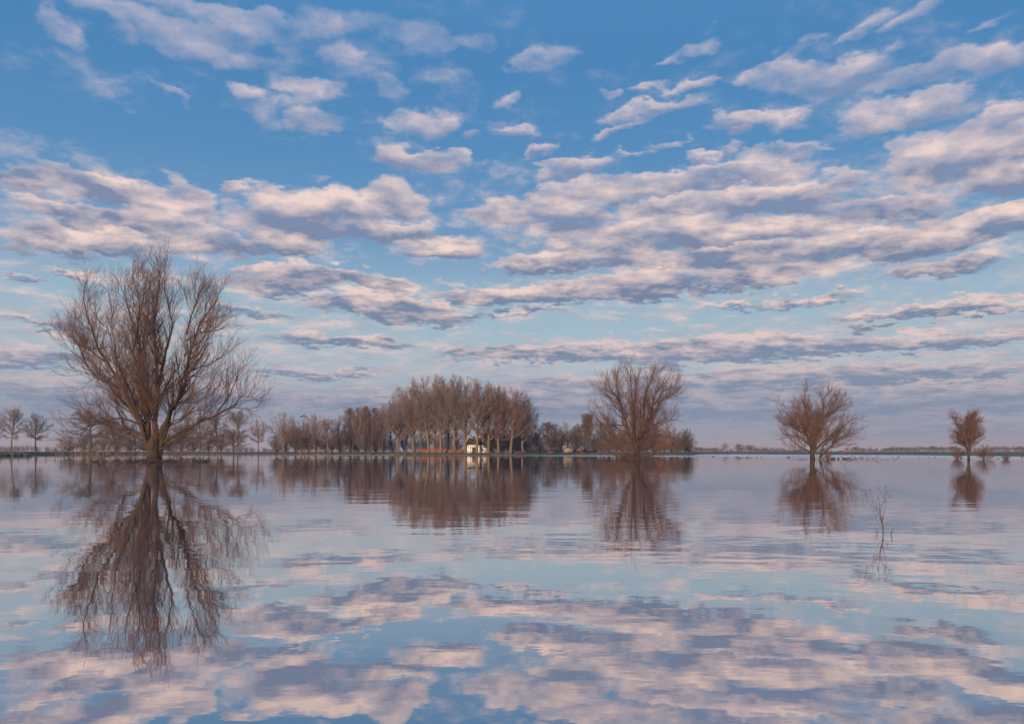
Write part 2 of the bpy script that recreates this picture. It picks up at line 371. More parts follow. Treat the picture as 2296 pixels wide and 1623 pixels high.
# ================================================================== bare trees
def nrm(v): return v / (np.linalg.norm(v, axis=-1, keepdims=True) + 1e-9)
UP = np.array([0, 0, 1.0])
def grow(rng, P0, D0, L, K, wob, trop):
    N = len(P0); out = np.empty((N, K, 3)); out[:, 0] = P0; d = nrm(np.asarray(D0, float)); st = (np.asarray(L) / (K - 1))[:, None]
    for k in range(1, K):
        d = nrm(d + wob * rng.normal(size=(N, 3)) + trop * UP)
        out[:, k] = out[:, k - 1] + d * st
    return out
def sample(PL, R, idx, t):
    K = PL.shape[1]; s = t * (K - 1); i = np.minimum(s.astype(int), K - 2); f = (s - i)[:, None]
    p = PL[idx, i] * (1 - f) + PL[idx, i + 1] * f; d = nrm(PL[idx, i + 1] - PL[idx, i]); r = R[idx, i] * (1 - f[:, 0]) + R[idx, i + 1] * f[:, 0]
    return p, d, r
def children(rng, PL, R, m, t0, t1, a0, a1, lr, K, wob, trop, rr=.6, rmin=.006, tip=.35, lmin=.2, Lmax=None, upb=0.0, env=None, absL=None, sp=None, taper=.75):
    N = len(PL); L = np.linalg.norm(np.diff(PL, axis=1), axis=2).sum(1)
    cnt = np.full(N, m) if sp is None else np.maximum(1, (L * (t1 - t0) / sp + rng.uniform(0, 1, N)).astype(int))
    idx = np.repeat(np.arange(N), cnt); M_ = len(idx); L = L[idx]
    t = t0 + (t1 - t0) * ((np.arange(M_) - np.repeat(np.cumsum(cnt) - cnt, cnt) + rng.uniform(0, 1, M_)) / cnt[idx])
    p, d, r = sample(PL, R, idx, t)
    perp = nrm(np.cross(d, rng.normal(size=d.shape)) + upb * UP); a = rng.uniform(a0, a1, M_)[:, None]
    D = np.cos(a) * d + np.sin(a) * perp
    ln = (L * lr if absL is None else np.full(M_, absL)) * (1.15 - taper * t) * rng.uniform(.55, 1.3, M_)
    if Lmax: ln = np.minimum(ln, Lmax)
    ln = np.maximum(ln, lmin)
    if env is not None:
        c, rad = env; o = (p - c) / rad; dd = nrm(D + trop * 1.5 * UP) / rad
        A = (dd * dd).sum(1); B = (o * dd).sum(1); C = (o * o).sum(1) - 1
        s = (-B + np.sqrt(np.maximum(B * B - A * C, 0))) / A; s = np.where(C > 0, .15, s)
        ln = np.minimum(ln, np.maximum(s * rng.uniform(.75, 1.15, len(s)), .03))
    PLc = grow(rng, p, D, ln, K, wob, trop)
    r0 = np.maximum(np.minimum(r * rr, r * .9), rmin)
    Rc = r0[:, None] * np.linspace(1, tip, K)[None, :]; Rc = np.maximum(Rc, rmin * .6)
    return PLc, Rc
def spline(pts, K):
    """smooth resample of a traced polyline"""
    P = np.asarray(pts, float); n = len(P); seg = np.concatenate([[0], np.cumsum(np.linalg.norm(np.diff(P, axis=0), axis=1))])
    s = np.linspace(0, seg[-1], K); out = np.empty((K, P.shape[1]))
    m = np.gradient(P, seg, axis=0)
    for i, q in enumerate(s):
        j = min(np.searchsorted(seg, q, side='right') - 1, n - 2); h = seg[j + 1] - seg[j]; u = (q - seg[j]) / h
        out[i] = (2*u**3-3*u**2+1)*P[j] + (u**3-2*u**2+u)*h*m[j] + (-2*u**3+3*u**2)*P[j+1] + (u**3-u**2)*h*m[j+1]
    return out

def traced_willow(name, base_px, sc, off, limbs, trunk, seed, label, m=(13, 8, 7), twigL=(1.0), group=None, mats=('bark', 'branch', 'twig'), rt=.010, extra_n=.28, shr=(.87, .925), fan=(.35, .85), tropic=.10):
    """limbs: (points in picture pixels of one enlarged crop, base radius in those pixels, depth lean)"""
    rng = np.random.default_rng(seed)
    B = at(*base_px); d = B.y; k = d / F
    def w(p): x = off[0] + p[0] * sc; y = off[1] + p[1] * sc; return ((x - base_px[0]) * k, (base_px[1] - y) * k)
    K = 13; PLs = []; Rs = []
    for pts, r, lean in limbs:
        P = np.array([w(p) for p in pts]) * shr; Q = spline(P, K)
        s = np.linspace(0, 1, K); Lx = np.linalg.norm(np.diff(Q, axis=0), axis=1).sum()
        yy = lean * Lx * (s ** 1.2)
        J = rng.normal(size=(K, 3)) * .02 * Lx * (s[:, None] > 0) * np.sin(s * math.pi)[:, None]
        PLs.append(np.stack([Q[:, 0], yy, Q[:, 1]], 1) + J * .5); r0 = r * sc * k
        Rs.append(np.maximum(r0 * .85 * (1 - .92 * s ** .75), .016 if twigL < .9 else .02))
    # limbs of a traced set that lean towards and away from the viewer give the crown its depth
    PL = np.array(PLs); R = np.array(Rs)
    extra = []
    for j in range(int(len(PL) * extra_n)):
        a = rng.integers(0, len(PL)); ang = rng.choice([-1, 1]) * rng.uniform(.55, 1.25); Q = PL[a].copy()
        Q = (Q - Q[0]) * rng.uniform(.62, .88) + Q[0]; c, s_ = math.cos(ang), math.sin(ang); x, y = Q[:, 0] - Q[0, 0], Q[:, 1] - Q[0, 1]
        Q[:, 0] = Q[0, 0] + c * x - s_ * y; Q[:, 1] = Q[0, 1] + s_ * x + c * y + rng.choice([-1, 1]) * .18 * (Q[:, 2] - Q[0, 2]); extra.append((Q, R[a] * .6))
    PL2 = np.concatenate([PL, np.array([e[0] for e in extra])]); R2 = np.concatenate([R, np.array([e[1] for e in extra])])
    tb = MB()
    tp = np.array([w(p) for p in trunk[0]]); tq = spline(tp, 8); tr = np.interp(np.linspace(0, 1, 8), np.linspace(0, 1, len(trunk[1])), trunk[1]) * sc * k
    tb.tubes(np.stack([tq[:, 0], tq[:, 0] * 0, tq[:, 1]], 1), tr, 12)
    tb.tubes(PL2, R2, 8)
    g = twigL
    C1 = children(rng, PL2, R2, 0, .14, .97, fan[0], fan[1], 0, 8, .12, tropic, rr=.42, rmin=.016, upb=.15, absL=3.3 * g, sp=.58 * g, taper=.55)
    tb2 = MB(); tb2.tubes(*C1, 5)
    C2 = children(rng, *C1, 0, .12, 1.0, .35, .85, 0, 6, .12, .12, rr=.55, rmin=.011, absL=1.75 * g, sp=.36 * g, taper=.5)
    C2b = children(rng, PL2, R2, 0, .3, 1.0, .3, .8, 0, 6, .12, .14, rr=.3, rmin=.011, absL=1.4 * g, sp=.5 * g, taper=.2)
    C2 = (np.concatenate([C2[0], C2b[0]]), np.concatenate([C2[1], C2b[1]]))
    tb2.tubes(*C2, 4)
    C3 = children(rng, *C2, 0, .08, 1.0, .3, .75, 0, 4, .14, .15, rr=.6, rmin=rt * .8, tip=.5, absL=.95 * g, sp=.215 * g * g ** .4, taper=.3)
    tw = MB(); tw.tubes(*C3, 3)
    o = empty(name, B)
    tag(o, label, 'tree', group)
    tb.build('trunk', M[mats[0]], o, True); tb2.build('branch', M[mats[1]], o, True); tw.build('crown', M[mats[2]], o)
    return o

Z1 = (.36314, (0.0, 523.6))     # crop scale and offset of the enlarged views the limbs were traced from
big = [
 ([(925,1365),(915,1260),(900,1160),(875,1000),(850,820),(835,620),(820,480),(815,330),(830,200),(850,105)], 24, .10),
 ([(958,1365),(970,1240),(975,1100),(990,900),(1000,760),(995,600),(1000,450),(1040,320),(1062,165)], 25, -.12),
 ([(985,1365),(1010,1240),(1050,1100),(1120,890),(1165,700),(1180,560),(1240,450),(1300,320),(1345,195)], 23, .18),
 ([(985,900),(1040,720),(1100,560),(1120,430),(1100,300),(1112,175)], 14, -.25),
 ([(915,1350),(888,1230),(840,1110),(770,930),(690,780),(620,640),(590,500),(570,380),(590,265)], 21, -.2),
 ([(900,1200),(720,1020),(600,910),(500,800),(440,730),(395,705),(335,730)], 14, .22),
 ([(480,775),(440,700),(400,620),(412,520)], 6, .2),
 ([(560,870),(500,780),(430,700),(370,640),(330,600)], 6, -.3),
 ([(838,620),(760,440),(690,290),(672,180)], 12, .3),
 ([(962,1040),(885,870),(865,650),(920,500),(950,320),(982,190)], 11, -.32),
 ([(990,1260),(1090,1060),(1170,960),(1210,850),(1260,740),(1340,700),(1420,620),(1452,530)], 15, -.28),
 ([(985,1290),(1130,1220),(1280,1130),(1400,1075),(1500,1010),(1560,965),(1620,975),(1665,1000)], 15, .15),
 ([(1400,1075),(1470,990),(1510,900),(1540,790)], 7, .1),
 ([(1500,1040),(1580,1055),(1650,1062)], 5, -.2),
 ([(1000,1180),(1160,1020),(1300,1000),(1400,900),(1420,860)], 9, -.2),
 ([(905,1260),(760,1250),(650,1262),(575,1300)], 8, .25),
 ([(880,1175),(760,1125),(640,1130),(520,1170),(430,1205),(365,1190)], 10, -.15),
 ([(870,1235),(740,1180),(640,1060),(540,1000),(445,1040)], 10, .35),
 ([(985,1330),(1060,1300),(1150,1250),(1230,1180),(1290,1150)], 12, -.35),
 ([(925,1340),(880,1320),(850,1350),(810,1390)], 6, -.5), ([(900,1320),(760,1330),(650,1370),(600,1400)], 4, -.3),
 ([(985,1330),(1090,1335),(1180,1380),(1240,1402)], 5, -.4), ([(960,1340),(1010,1330),(1055,1308)], 6, -.6),
 ([(1180,600),(1270,545),(1350,530),(1420,510)], 7, .25), ([(1165,700),(1250,640),(1330,580),(1380,450)], 8, -.3),
 ([(1120,890),(1200,800),(1300,760),(1390,700)], 9, .3), ([(700,800),(600,870),(520,840),(450,860)], 6, .3),
 ([(620,640),(520,660),(440,640),(390,560)], 6, -.25), ([(590,500),(530,430),(500,330)], 5, .25), ([(770,930),(660,900),(560,830),(470,810)], 8, -.35),
 ([(875,1000),(800,840),(740,640),(680,560),(620,470)], 9, .35), ([(1000,760),(930,600),(900,430),(880,270),(890,170)], 9, .35),
 ([(1180,560),(1200,420),(1230,300),(1220,210)], 8, .35), ([(990,1200),(1130,1110),(1240,1060),(1330,1070)], 8, .3),
 ([(940,1270),(800,1190),(640,1180),(500,1110),(420,1060)], 8, .1), ([(900,1180),(820,1000),(800,860),(780,700)], 9, -.4),
]
traced_willow('willow_tree', (346, 1036), *Z1, big, ([(955,1425),(952,1390),(948,1345),(948,1300),(950,1240)], [52, 44, 46, 42, 12]), 11,
    'big bare spreading willow standing in the flood at left, the largest tree', m=(13, 7, 6), group=None)
Z3 = (.2097, (1178.0, 772.3))
t2 = [
 ([(1185,1180),(1175,1100),(1110,930),(1050,760),(1020,640),(960,480),(900,400),(835,335)], 28, .15),
 ([(1170,1100),(1135,880),(1125,700),(1120,500),(1100,350),(1085,175)], 22, -.2),
 ([(1200,1100),(1170,850),(1170,650),(1200,470),(1235,300),(1200,185)], 20, .3),
 ([(1205,1100),(1230,850),(1270,680),(1290,500),(1350,300),(1400,160)], 22, -.1),
 ([(1215,1100),(1310,860),(1370,720),(1440,560),(1560,400),(1680,365)], 24, .15),
 ([(1370,720),(1400,500),(1480,350),(1530,245)], 14, -.2), ([(1300,900),(1450,800),(1580,780),(1690,745)], 12, .3),
 ([(1060,770),(980,650),(870,590),(790,600)], 12, -.3), ([(1050,830),(900,820),(790,830),(700,725)], 9, .2),
 ([(1180,1060),(1000,1010),(900,960),(785,845)], 11, -.2), ([(1220,1080),(1380,950),(1540,930),(1600,840)], 12, .2),
 ([(1020,640),(970,460),(955,300),(970,185)], 12, .3), ([(1000,560),(880,440),(800,420),(790,330)], 8, -.3),
 ([(1440,560),(1560,500),(1640,440),(1690,400)], 8, -.3), ([(1200,1150),(1060,1100),(960,1050),(880,1060)], 7, -.4),
 ([(1200,1150),(1320,1090),(1420,1085),(1500,1090)], 7, -.3), ([(1180,1170),(1080,1190),(1000,1210),(930,1215)], 6, -.4), ([(1210,1180),(1320,1200),(1400,1215)], 6, -.4),
]
traced_willow('willow_tree', (1426, 1028.5), *Z3, t2, ([(1195,1232),(1195,1180),(1190,1110),(1190,1050)], [40, 34, 36, 30]), 12,
    'bare willow with a broad fan crown in the flood, right of the farm grove', m=(11, 7, 6), shr=(.87, .90), twigL=.82, extra_n=.8, fan=(.45, 1.0), tropic=.06, rt=.010, mats=('bark', 'branch', 'twig'))
Z4 = (.3443, (1505.3, 818.1))
t3 = [
 ([(918,590),(905,520),(880,430),(820,360),(760,285),(702,245)], 12, .15), ([(916,560),(895,400),(870,300),(830,200),(822,125)], 11, -.2),
 ([(922,560),(930,400),(905,300),(890,180)], 10, .3), ([(924,560),(960,360),(985,240),(1000,140),(1035,118)], 12, -.1),
 ([(926,560),(1000,380),(1060,300),(1130,260),(1190,235)], 11, .2), ([(926,560),(1040,440),(1120,380),(1195,310)], 9, -.3),
 ([(975,600),(1030,490),(1100,450),(1180,460),(1245,475)], 7, .2), ([(978,600),(1060,510),(1140,440),(1235,395)], 7, -.2), ([(975,605),(1000,540),(1080,520),(1150,500)], 6, .1),
 ([(905,560),(830,530),(770,490)], 6, -.3), ([(895,500),(800,440),(730,430)], 7, .3), ([(880,430),(790,390),(715,330)], 7, -.3), ([(985,240),(1060,200),(1110,175)], 5, .2), ([(960,360),(1060,260),(1160,195)], 7, -.2),
]
traced_willow('willow_tree', (1822, 1029.6), *Z4, t3, ([(920,616),(918,590),(917,550)], [17, 14, 14]), 13,
    'bare heart-shaped willow with two stems in the flood, third willow from the left', m=(10, 7, 6), shr=(.84, .87), twigL=.72, extra_n=.55, fan=(.45, 1.05), tropic=.05, rt=.011, mats=('bark', 'branch', 'twig'))
t4 = [
 ([(1937,590),(1925,520),(1895,440),(1865,380),(1848,325)], 8, .2), ([(1937,590),(1928,420),(1918,320)], 7, -.2), ([(1938,590),(1960,420),(1978,330),(1992,320)], 7, .1),
 ([(1938,580),(1990,470),(2040,440)], 5, -.2), ([(1940,560),(1975,430),(2005,345)], 6, .2), ([(1930,560),(1890,500),(1850,470)], 4, .3), ([(1928,480),(1900,400),(1890,320)], 5, -.3), ([(1960,480),(2010,400),(2020,370)], 4, .3),
]
traced_willow('willow_tree', (2172, 1029.9), *Z4, t4, ([(1937,616),(1936,590),(1936,560)], [9, 7, 7]), 14,
    'small narrow bare willow in the flood, the rightmost willow', m=(9, 6, 5), shr=(.74, .95), twigL=.46, extra_n=.6, fan=(.45, 1.0), tropic=.07, rt=.011, mats=('bark', 'branch', 'twig'))

shore_grass()
# ---------------------------------------------------------------- far tree kinds, built once at unit height and copied
def tree_kind(seed, form, mats, dense=1.0):
    """returns trunk and crown meshes of a tree of height 1 and crown half width about w"""
    rng = np.random.default_rng(seed)
    f = dict(round=dict(tr=.30, top=.74, n=22, a=(.3, 1.5), c=.66, rz=.34, rx=.36, trop=.035, r=.018),
             tall=dict(tr=.18, top=.58, n=19, a=(.14, 1.15), c=.58, rz=.42, rx=.36, trop=.055, r=.023),
             slim=dict(tr=.10, top=.88, n=20, a=(.12, .60), c=.50, rz=.52, rx=.19, trop=.09, r=.014),
             spire=dict(tr=.12, top=.9, n=34, a=(.3, .65), c=.50, rz=.50, rx=.22, trop=.14, r=.018),
             vase=dict(tr=.10, top=.34, n=18, a=(.12, 1.1), c=.55, rz=.46, rx=.45, trop=.04, r=.022),
             bush=dict(tr=.03, top=.12, n=34, a=(.1, 1.25), c=.42, rz=.56, rx=.62, trop=.04, r=.014),
             dome=dict(tr=.20, top=.55, n=24, a=(.4, 1.45), c=.58, rz=.42, rx=.60, trop=.04, r=.022))[form]
    env = (np.array([0, 0, f['c']]), np.array([f['rx'], f['rx'], f['rz']]))
    H = f['top'] + .1; K = 7
    T = grow(rng, np.zeros((1, 3)), np.array([[.0, 0, 1]]), [H], K, .05, .05); TR = (f['r'] * np.linspace(1, .45, K))[None]
    a = MB(); a.tubes(T, TR, 7)
    n = f['n']; t = np.sort(rng.uniform(f['tr'] / H, f['top'] / H, n)); t[0] = f['tr'] / H
    p, d, r = sample(T, TR, np.zeros(n, int), t); phi = np.arange(n) * 2.4 + rng.uniform(-.4, .4, n)
    ang = f['a'][1] + (f['a'][0] - f['a'][1]) * ((t - t.min()) / (t.max() - t.min() + 1e-6)) + rng.uniform(-.12, .12, n)
    if form in ('vase', 'bush'): ang = rng.uniform(f['a'][0], f['a'][1], n)
    D = np.stack([np.cos(phi) * np.sin(ang), np.sin(phi) * np.sin(ang), np.cos(ang)], 1)
    o = (p - env[0]) / env[1]; dd = nrm(D + 1.2 * f['trop'] * UP) / env[1]; A = (dd * dd).sum(1); B = (o * dd).sum(1); C = (o * o).sum(1) - 1
    L = np.maximum((-B + np.sqrt(np.maximum(B * B - A * C, 0))) / A, .08) * rng.uniform(.82, 1.05, n)
    LP = grow(rng, p, D, L, 8, .07, f['trop']); LR = np.maximum((r * (.48 if form in ('tall', 'slim') else .6))[:, None] * np.linspace(1, .18, 8)[None], .0019)
    a.tubes(LP, LR, 5)
    c = MB()
    q = lambda v: max(2, int(round(v * dense)))
    C1 = children(rng, LP, LR, q(9), .15, 1, .35, .85, .42, 6, .10, f['trop'], rr=.55, rmin=.0018, lmin=.07, env=env)
    c.tubes(*C1, 3)
    C2 = children(rng, *C1, q(6), .1, 1, .35, .9, .5, 4, .12, f['trop'], rr=.6, rmin=.0012, lmin=.045, env=env)
    c.tubes(*C2, 3)
    C3 = children(rng, *C2, q(4), .1, 1, .35, .9, .6, 3, .12, f['trop'], rr=.7, rmin=.0009, lmin=.035, env=env)
    c.tubes(*C3, 3)
    E = np.concatenate([LP.reshape(-1, 3), C3[0].reshape(-1, 3)]); hh = np.percentile(E[:, 2], 99.5); ww = np.percentile(np.hypot(E[:, 0], E[:, 1]), 96)
    return (a.mesh('trunk', M[mats[0]], True), c.mesh('crown', M[mats[1]]), hh, ww)
KIND = {}
def kind(form, var, mats, dense=1.0):
    key = (form, var, mats)
    if key not in KIND: KIND[key] = tree_kind(hash_seed(form) + var * 17, form, mats, dense)
    return KIND[key]
def hash_seed(s): return sum(ord(c) * (i + 3) for i, c in enumerate(s))
PALE, BROWN, DARK, RUST, SCRUB = ('bark_pale', 'twig_pale'), ('bark_dark', 'twig'), ('bark_dark', 'twig_dark'), ('bark_dark', 'twig_rust'), ('bark_dark', 'scrub')
RX = dict(round=.36, tall=.30, slim=.16, spire=.22, vase=.45, bush=.62, dome=.60)
trng = random.Random(3)
def far_tree(px, top, hw, d, form, mats, label, group=None, name='bare_tree', z0=.35, base=None, cat='tree', dense=1.0, var=None):
    tm, cm, hh, ww = kind(form, trng.randrange(3) if var is None else var, mats, dense)
    h = (zpx(top, d) - z0) / hh; sx = hw * d / F / ww
    o = empty(name, atd(px, d, z0), trng.uniform(0, 6.28), (sx, sx, h))
    tag(o, label, cat, group)
    link('trunk', tm, o); link('crown', cm, o)
    return o

ORD = ['first','second','third','fourth','fifth','sixth','seventh','eighth','ninth','tenth','eleventh','twelfth','thirteenth','fourteenth','fifteenth','sixteenth','seventeenth','eighteenth','nineteenth','twentieth']
# ================================================================== far bank, left to right
U = 'round-crowned trees on the left dike'
far_tree(-14, 922, 30, 232, 'round', PALE, 'round-crowned bare tree cut off by the left edge of the view', U, z0=.9)
far_tree(25, 912, 34, 226, 'round', PALE, 'taller round bare tree on the dike near the left edge', U, z0=.9, var=0)
far_tree(80, 926, 33, 222, 'round', DARK, 'round bare tree on the dike, left of the lamp post', U, z0=.9, var=1)
far_tree(203, 920, 54, 214, 'round', DARK, 'bare roadside tree with a dark trunk behind the big willow, far left of its trunk', U, z0=.8, var=2)
far_tree(258, 938, 40, 216, 'round', BROWN, 'bare roadside tree behind the low left boughs of the big willow', U, z0=.8, var=0)
far_tree(303, 946, 34, 222, 'round', BROWN, 'bare roadside tree just left of the big willow trunk, behind it', U, z0=.7, var=1)
far_tree(405, 950, 34, 226, 'round', BROWN, 'bare roadside tree just right of the big willow trunk, behind it', U, z0=.6, var=2)
far_tree(448, 932, 32, 220, 'round', BROWN, 'bare tree on the bank under the right boughs of the big willow', U, z0=.6, var=1)
far_tree(488, 925, 28, 226, 'round', BROWN, 'bare tree behind and left of the rust-coloured bushy tree', U, z0=.5, var=0)
far_tree(533, 919, 32, 224, 'round', PALE, 'tall round bare tree behind the rust-coloured bushy tree', U, z0=.5, var=2)
far_tree(579, 940, 23, 218, 'round', PALE, 'small neat round bare tree right of the rust-coloured bushy tree', U, z0=.5, var=1)
far_tree(523, 962, 36, 214, 'dome', RUST, 'low dense rust-coloured bushy tree on the grassy bank', z0=.5, dense=1.3)
G = 'mixed bare trees along the left bank'
for px, top, hw, d, form, mats, lab in [
 (636,924,26,222,'vase',PALE,'spreading pale bare tree at the left end of the mixed row'),
 (661,934,22,216,'vase',RUST,'brown bare tree second in the mixed row left of the grove'),
 (684,937,18,226,'tall',PALE,'bare tree with black crows perched in its top'),
 (706,929,17,220,'tall',PALE,'narrow upright bare tree right of the crow tree'),
 (736,937,21,216,'round',PALE,'low round bare tree in the middle of the mixed row'),
 (763,932,16,222,'tall',BROWN,'bare tree right of the low round tree in the mixed row'),
 (783,908,15,224,'slim',BROWN,'tall slender bare tree, leftmost of the slender group'),
 (795,918,14,230,'tall',BROWN,'slender bare tree, second of the slender group'),
 (806,908,12,216,'slim',RUST,'slender brown bare tree, third of the slender group'),
 (818,904,16,222,'slim',RUST,'tallest slender bare tree left of the poplar grove'),
 (832,913,17,218,'tall',BROWN,'slender bare tree, third from the grove side'),
 (845,908,16,226,'slim',RUST,'slender bare tree, second from the grove side'),
 (858,912,17,220,'tall',RUST,'slender rust bare tree touching the left side of the grove'),
]: far_tree(px, top + (5 if form == 'slim' else 0), hw * 1.42, d, form, mats, lab, G, z0=.45, dense=1.0)
P = 'tall bare poplars of the farm grove'
ordn = ['first', 'second', 'third', 'fourth', 'fifth', 'sixth', 'seventh', 'eighth', 'ninth', 'tenth', 'eleventh']
gro = [(893,872,46,204),(929,850,52,206),(961,843,50,205),(989,845,48,206),(1017,841,50,204),(1043,845,48,205),(1069,850,48,204),(1095,861,46,206),(1118,866,44,207),(1145,868,46,208),(1172,880,38,214)]
for i, (px, top, hw, d) in enumerate(gro):
    far_tree(px, top, hw, d, 'tall', PALE if i < 7 else ('bark_pale', 'twig'), 'tall bare grove poplar, %s trunk from the left%s' % (ordn[i], [', leaning', '', '', '', ', holding the nest', '', ', before the white house', '', '', '', ''][i]), P, name='poplar_tree', z0=.1, dense=1.0)
back = [(875,898,30,228,'behind the leftmost poplar'),(910,872,36,232,'between the first two poplars'),(945,862,36,234,'between the second and third poplars'),(975,858,36,236,'between the third and fourth poplars'),
        (1005,860,36,238,'between the fourth and fifth poplars'),(1085,870,34,246,'above the thatched roof of the white house'),(1130,876,36,246,'above the farmhouse roof, left part'),(1158,880,34,244,'above the farmhouse roof, right part'),(1184,900,26,236,'at the right end of the grove')]
for px, top, hw, d, lab in back:
    far_tree(px, top, hw, d, 'tall', ('bark_dark', 'twig_pale'), 'bare second-row grove tree ' + lab, 'second row of the farm grove', z0=.4)
far_tree(1107, 966, 40, 222, 'dome', DARK, 'broad dark dense tree beside the thatched farmhouse, hiding its roof', z0=.4, dense=1.5)
H = 'garden trees right of the grove'
for px, top, hw, d, form, mats, lab in [
 (1203,952,20,236,'vase',BROWN,'low bare tree between the grove and the dark hedge'),
 (1224,946,24,222,'round',DARK,'dark-trunked round bare tree above the dark hedge'),
 (1245,950,20,228,'vase',RUST,'rust bare tree left of the sunlit garden room'),
 (1272,946,22,232,'vase',DARK,'V-shaped dark bare tree behind the sunlit garden room'),
 (1296,950,18,238,'tall',DARK,'bare tree between the garden room and the spire-shaped tree'),
 (1315,927,16,220,'spire',DARK,'spire-shaped dense bare tree right of the sunlit garden room'),
 (1347,942,20,224,'tall',BROWN,'bare tree left of the fan-shaped willow, behind it'),
 (1368,938,24,230,'vase',RUST,'bushy bare tree behind the left boughs of the fan-shaped willow'),
 (1398,960,24,226,'vase',BROWN,'low bare tree behind the left side of the fan-shaped willow trunk'),
 (1452,962,26,226,'vase',BROWN,'low bare tree behind the right side of the fan-shaped willow trunk'),
 (1478,950,22,228,'vase',BROWN,'bare tree behind the right boughs of the fan-shaped willow'),
 (1512,955,18,222,'tall',BROWN,'bare tree left of the last tree of the wooded bank'),
 (1534,960,22,218,'vase',DARK,'last bare tree at the right end of the wooded bank'),
]: far_tree(px, top, hw * 1.2, d, form, mats, lab, H, z0=.35, dense=1.15)

# scrub and bushes on the bank
def shrub(px, top, hw, d, mats, label, group, z0=.35, name='bare_shrub', dense=1.0, tz=None):
    return far_tree(px, top, hw, d, 'bush', mats, label, group, name=name, z0=z0, cat='shrub', dense=dense)
sr = random.Random(8)
S1 = 'low bare shrubs under the mixed row'
for i, px in enumerate(range(622, 872, 18)):
    shrub(px + sr.uniform(-4, 4), 964 + sr.uniform(-10, 12), 25, 226 + sr.uniform(-4, 8), SCRUB if i % 3 else BROWN, 'low dark bare shrub below the mixed tree row, %s from the left' % ORD[i], S1)
S2 = 'low bare shrubs behind the big willow'
for i, px in enumerate([155, 190, 232, 262, 292, 322, 352, 380, 408, 436, 468, 495]):
    shrub(px, 968 + sr.uniform(-10, 12), 28, 232 + sr.uniform(0, 14), SCRUB if i % 2 else BROWN, 'low brown shrub on the bank behind the big willow, %s from the left' % ORD[i], S2, z0=.7)
S3 = 'shrubs of the wooded bank behind the fan-shaped willow'
for i, px in enumerate(range(1338, 1556, 14)):
    shrub(px + sr.uniform(-3, 3), 976 + sr.uniform(-12, 8), 22, 222 + sr.uniform(-4, 8), [SCRUB, BROWN, SCRUB, RUST][i % 4], 'dense low shrub behind the fan-shaped willow, %s from the left' % ORD[i], S3)
S4 = 'shrubs between the grove trunks'
for i, px in enumerate([880, 905, 930, 955, 980, 1003, 1024, 1100, 1122, 1145, 1168, 1190, 1212, 1236, 1256, 1290, 1312, 1335]):
    shrub(px, 966 + sr.uniform(-8, 14), 22, 246 + sr.uniform(0, 12), [SCRUB, RUST, BROWN][i % 3], 'bare shrub behind the grove and garden trees, %s from the left' % ORD[i], S4)
# bushes standing in the flood by the willows
def flood_shrub(px, top, hw, base, mats, label):
    b = at(px, base); return far_tree(px, top, hw, b.y, 'bush', mats, label, 'bushes standing in the flood', name='flooded_bush', z0=-.15, cat='shrub')
flood_shrub(2146, 1001, 17, 1029.2, BROWN, 'low bare bush in the water just left of the rightmost willow')
flood_shrub(2206, 996, 23, 1029.2, RUST, 'rust-brown bush in the water just right of the rightmost willow')
flood_shrub(2256, 1016, 12, 1030.6, BROWN, 'very low reddish bush in the water near the right edge')
flood_shrub(1856, 1012, 14, 1029.4, BROWN, 'low twiggy bush in the water at the foot of the heart-shaped willow')
flood_shrub(1400, 1014, 24, 1028.5, BROWN, 'half-drowned twigs left of the foot of the fan-shaped willow')
flood_shrub(1452, 1014, 22, 1028.0, RUST, 'half-drowned twigs right of the foot of the fan-shaped willow')

# ================================================================== distant land on the right
DF = 900.0
def copse(px0, px1, top, d, n, mats, label, group, forms=('vase', 'tall', 'dome'), hw=12):
    for i in range(n):
        px = px0 + (px1 - px0) * (i + .5) / n + sr.uniform(-2, 2)
        far_tree(px, top - 2.5 + sr.uniform(-2, 2.5), hw * sr.uniform(.8, 1.2), d + sr.uniform(-20, 20), forms[i % len(forms)], mats, label + ', %s from the left' % ORD[i], group, name='distant_tree', z0=.3, dense=1.0)
far_tree(1625.6, 991, 10, DF, 'tall', PALE, 'lone pale bare tree on the far right meadow, left of the dark round copse', name='distant_tree')
copse(1650, 1688, 997.5, DF, 4, DARK, 'tree of the round copse on the far right meadow', 'round copse on the far meadow', ('round', 'vase'), 11)
copse(1555, 1612, 1004.5, 780, 6, DARK, 'tree of the low wood past the wooded bank', 'low dark wood beyond the bank', ('dome', 'bush'), 9)
copse(1690, 1742, 1009, DF, 5, DARK, 'low tree of the thin wood left of the heart-shaped willow', 'thin dark wood on the far meadow', ('dome', 'bush'), 9)
copse(1755, 1800, 1010.5, 860, 4, DARK, 'low tree behind the left foot of the third willow', 'low trees behind the heart-shaped willow', ('dome', 'bush'), 9)
far_tree(1918, 1001.5, 11, DF, 'dome', DARK, 'dark round tree right beside the distant orange house', name='distant_tree')
far_tree(1938, 1006, 9, DF, 'dome', DARK, 'smaller round tree right of the dark one by the orange house', name='distant_tree')
for i in range(5): far_tree(1947 + i * 4.2, 1006.5, 2.4, DF, 'slim', DARK, 'thin upright poplar above the distant blue barn, %s from the left' % ORD[i], 'thin poplars by the blue barn', name='distant_tree')
far_tree(1966, 1004.5, 3.4, DF, 'spire', DARK, 'single taller pointed poplar right of the distant blue barn', name='distant_tree')
copse(1986, 2044, 1004.3, 880, 8, DARK, 'tree of the dark wood right of the distant blue barn', 'left dark wood on the right horizon', hw=10)
copse(2048, 2112, 1003.5, DF, 8, DARK, 'tree of the dark wood left of the rightmost willow', 'middle dark wood on the right horizon', hw=10)
copse(2112, 2150, 1004, 1000, 4, DARK, 'tree behind the foot of the rightmost willow', 'wood behind the rightmost willow', hw=10)
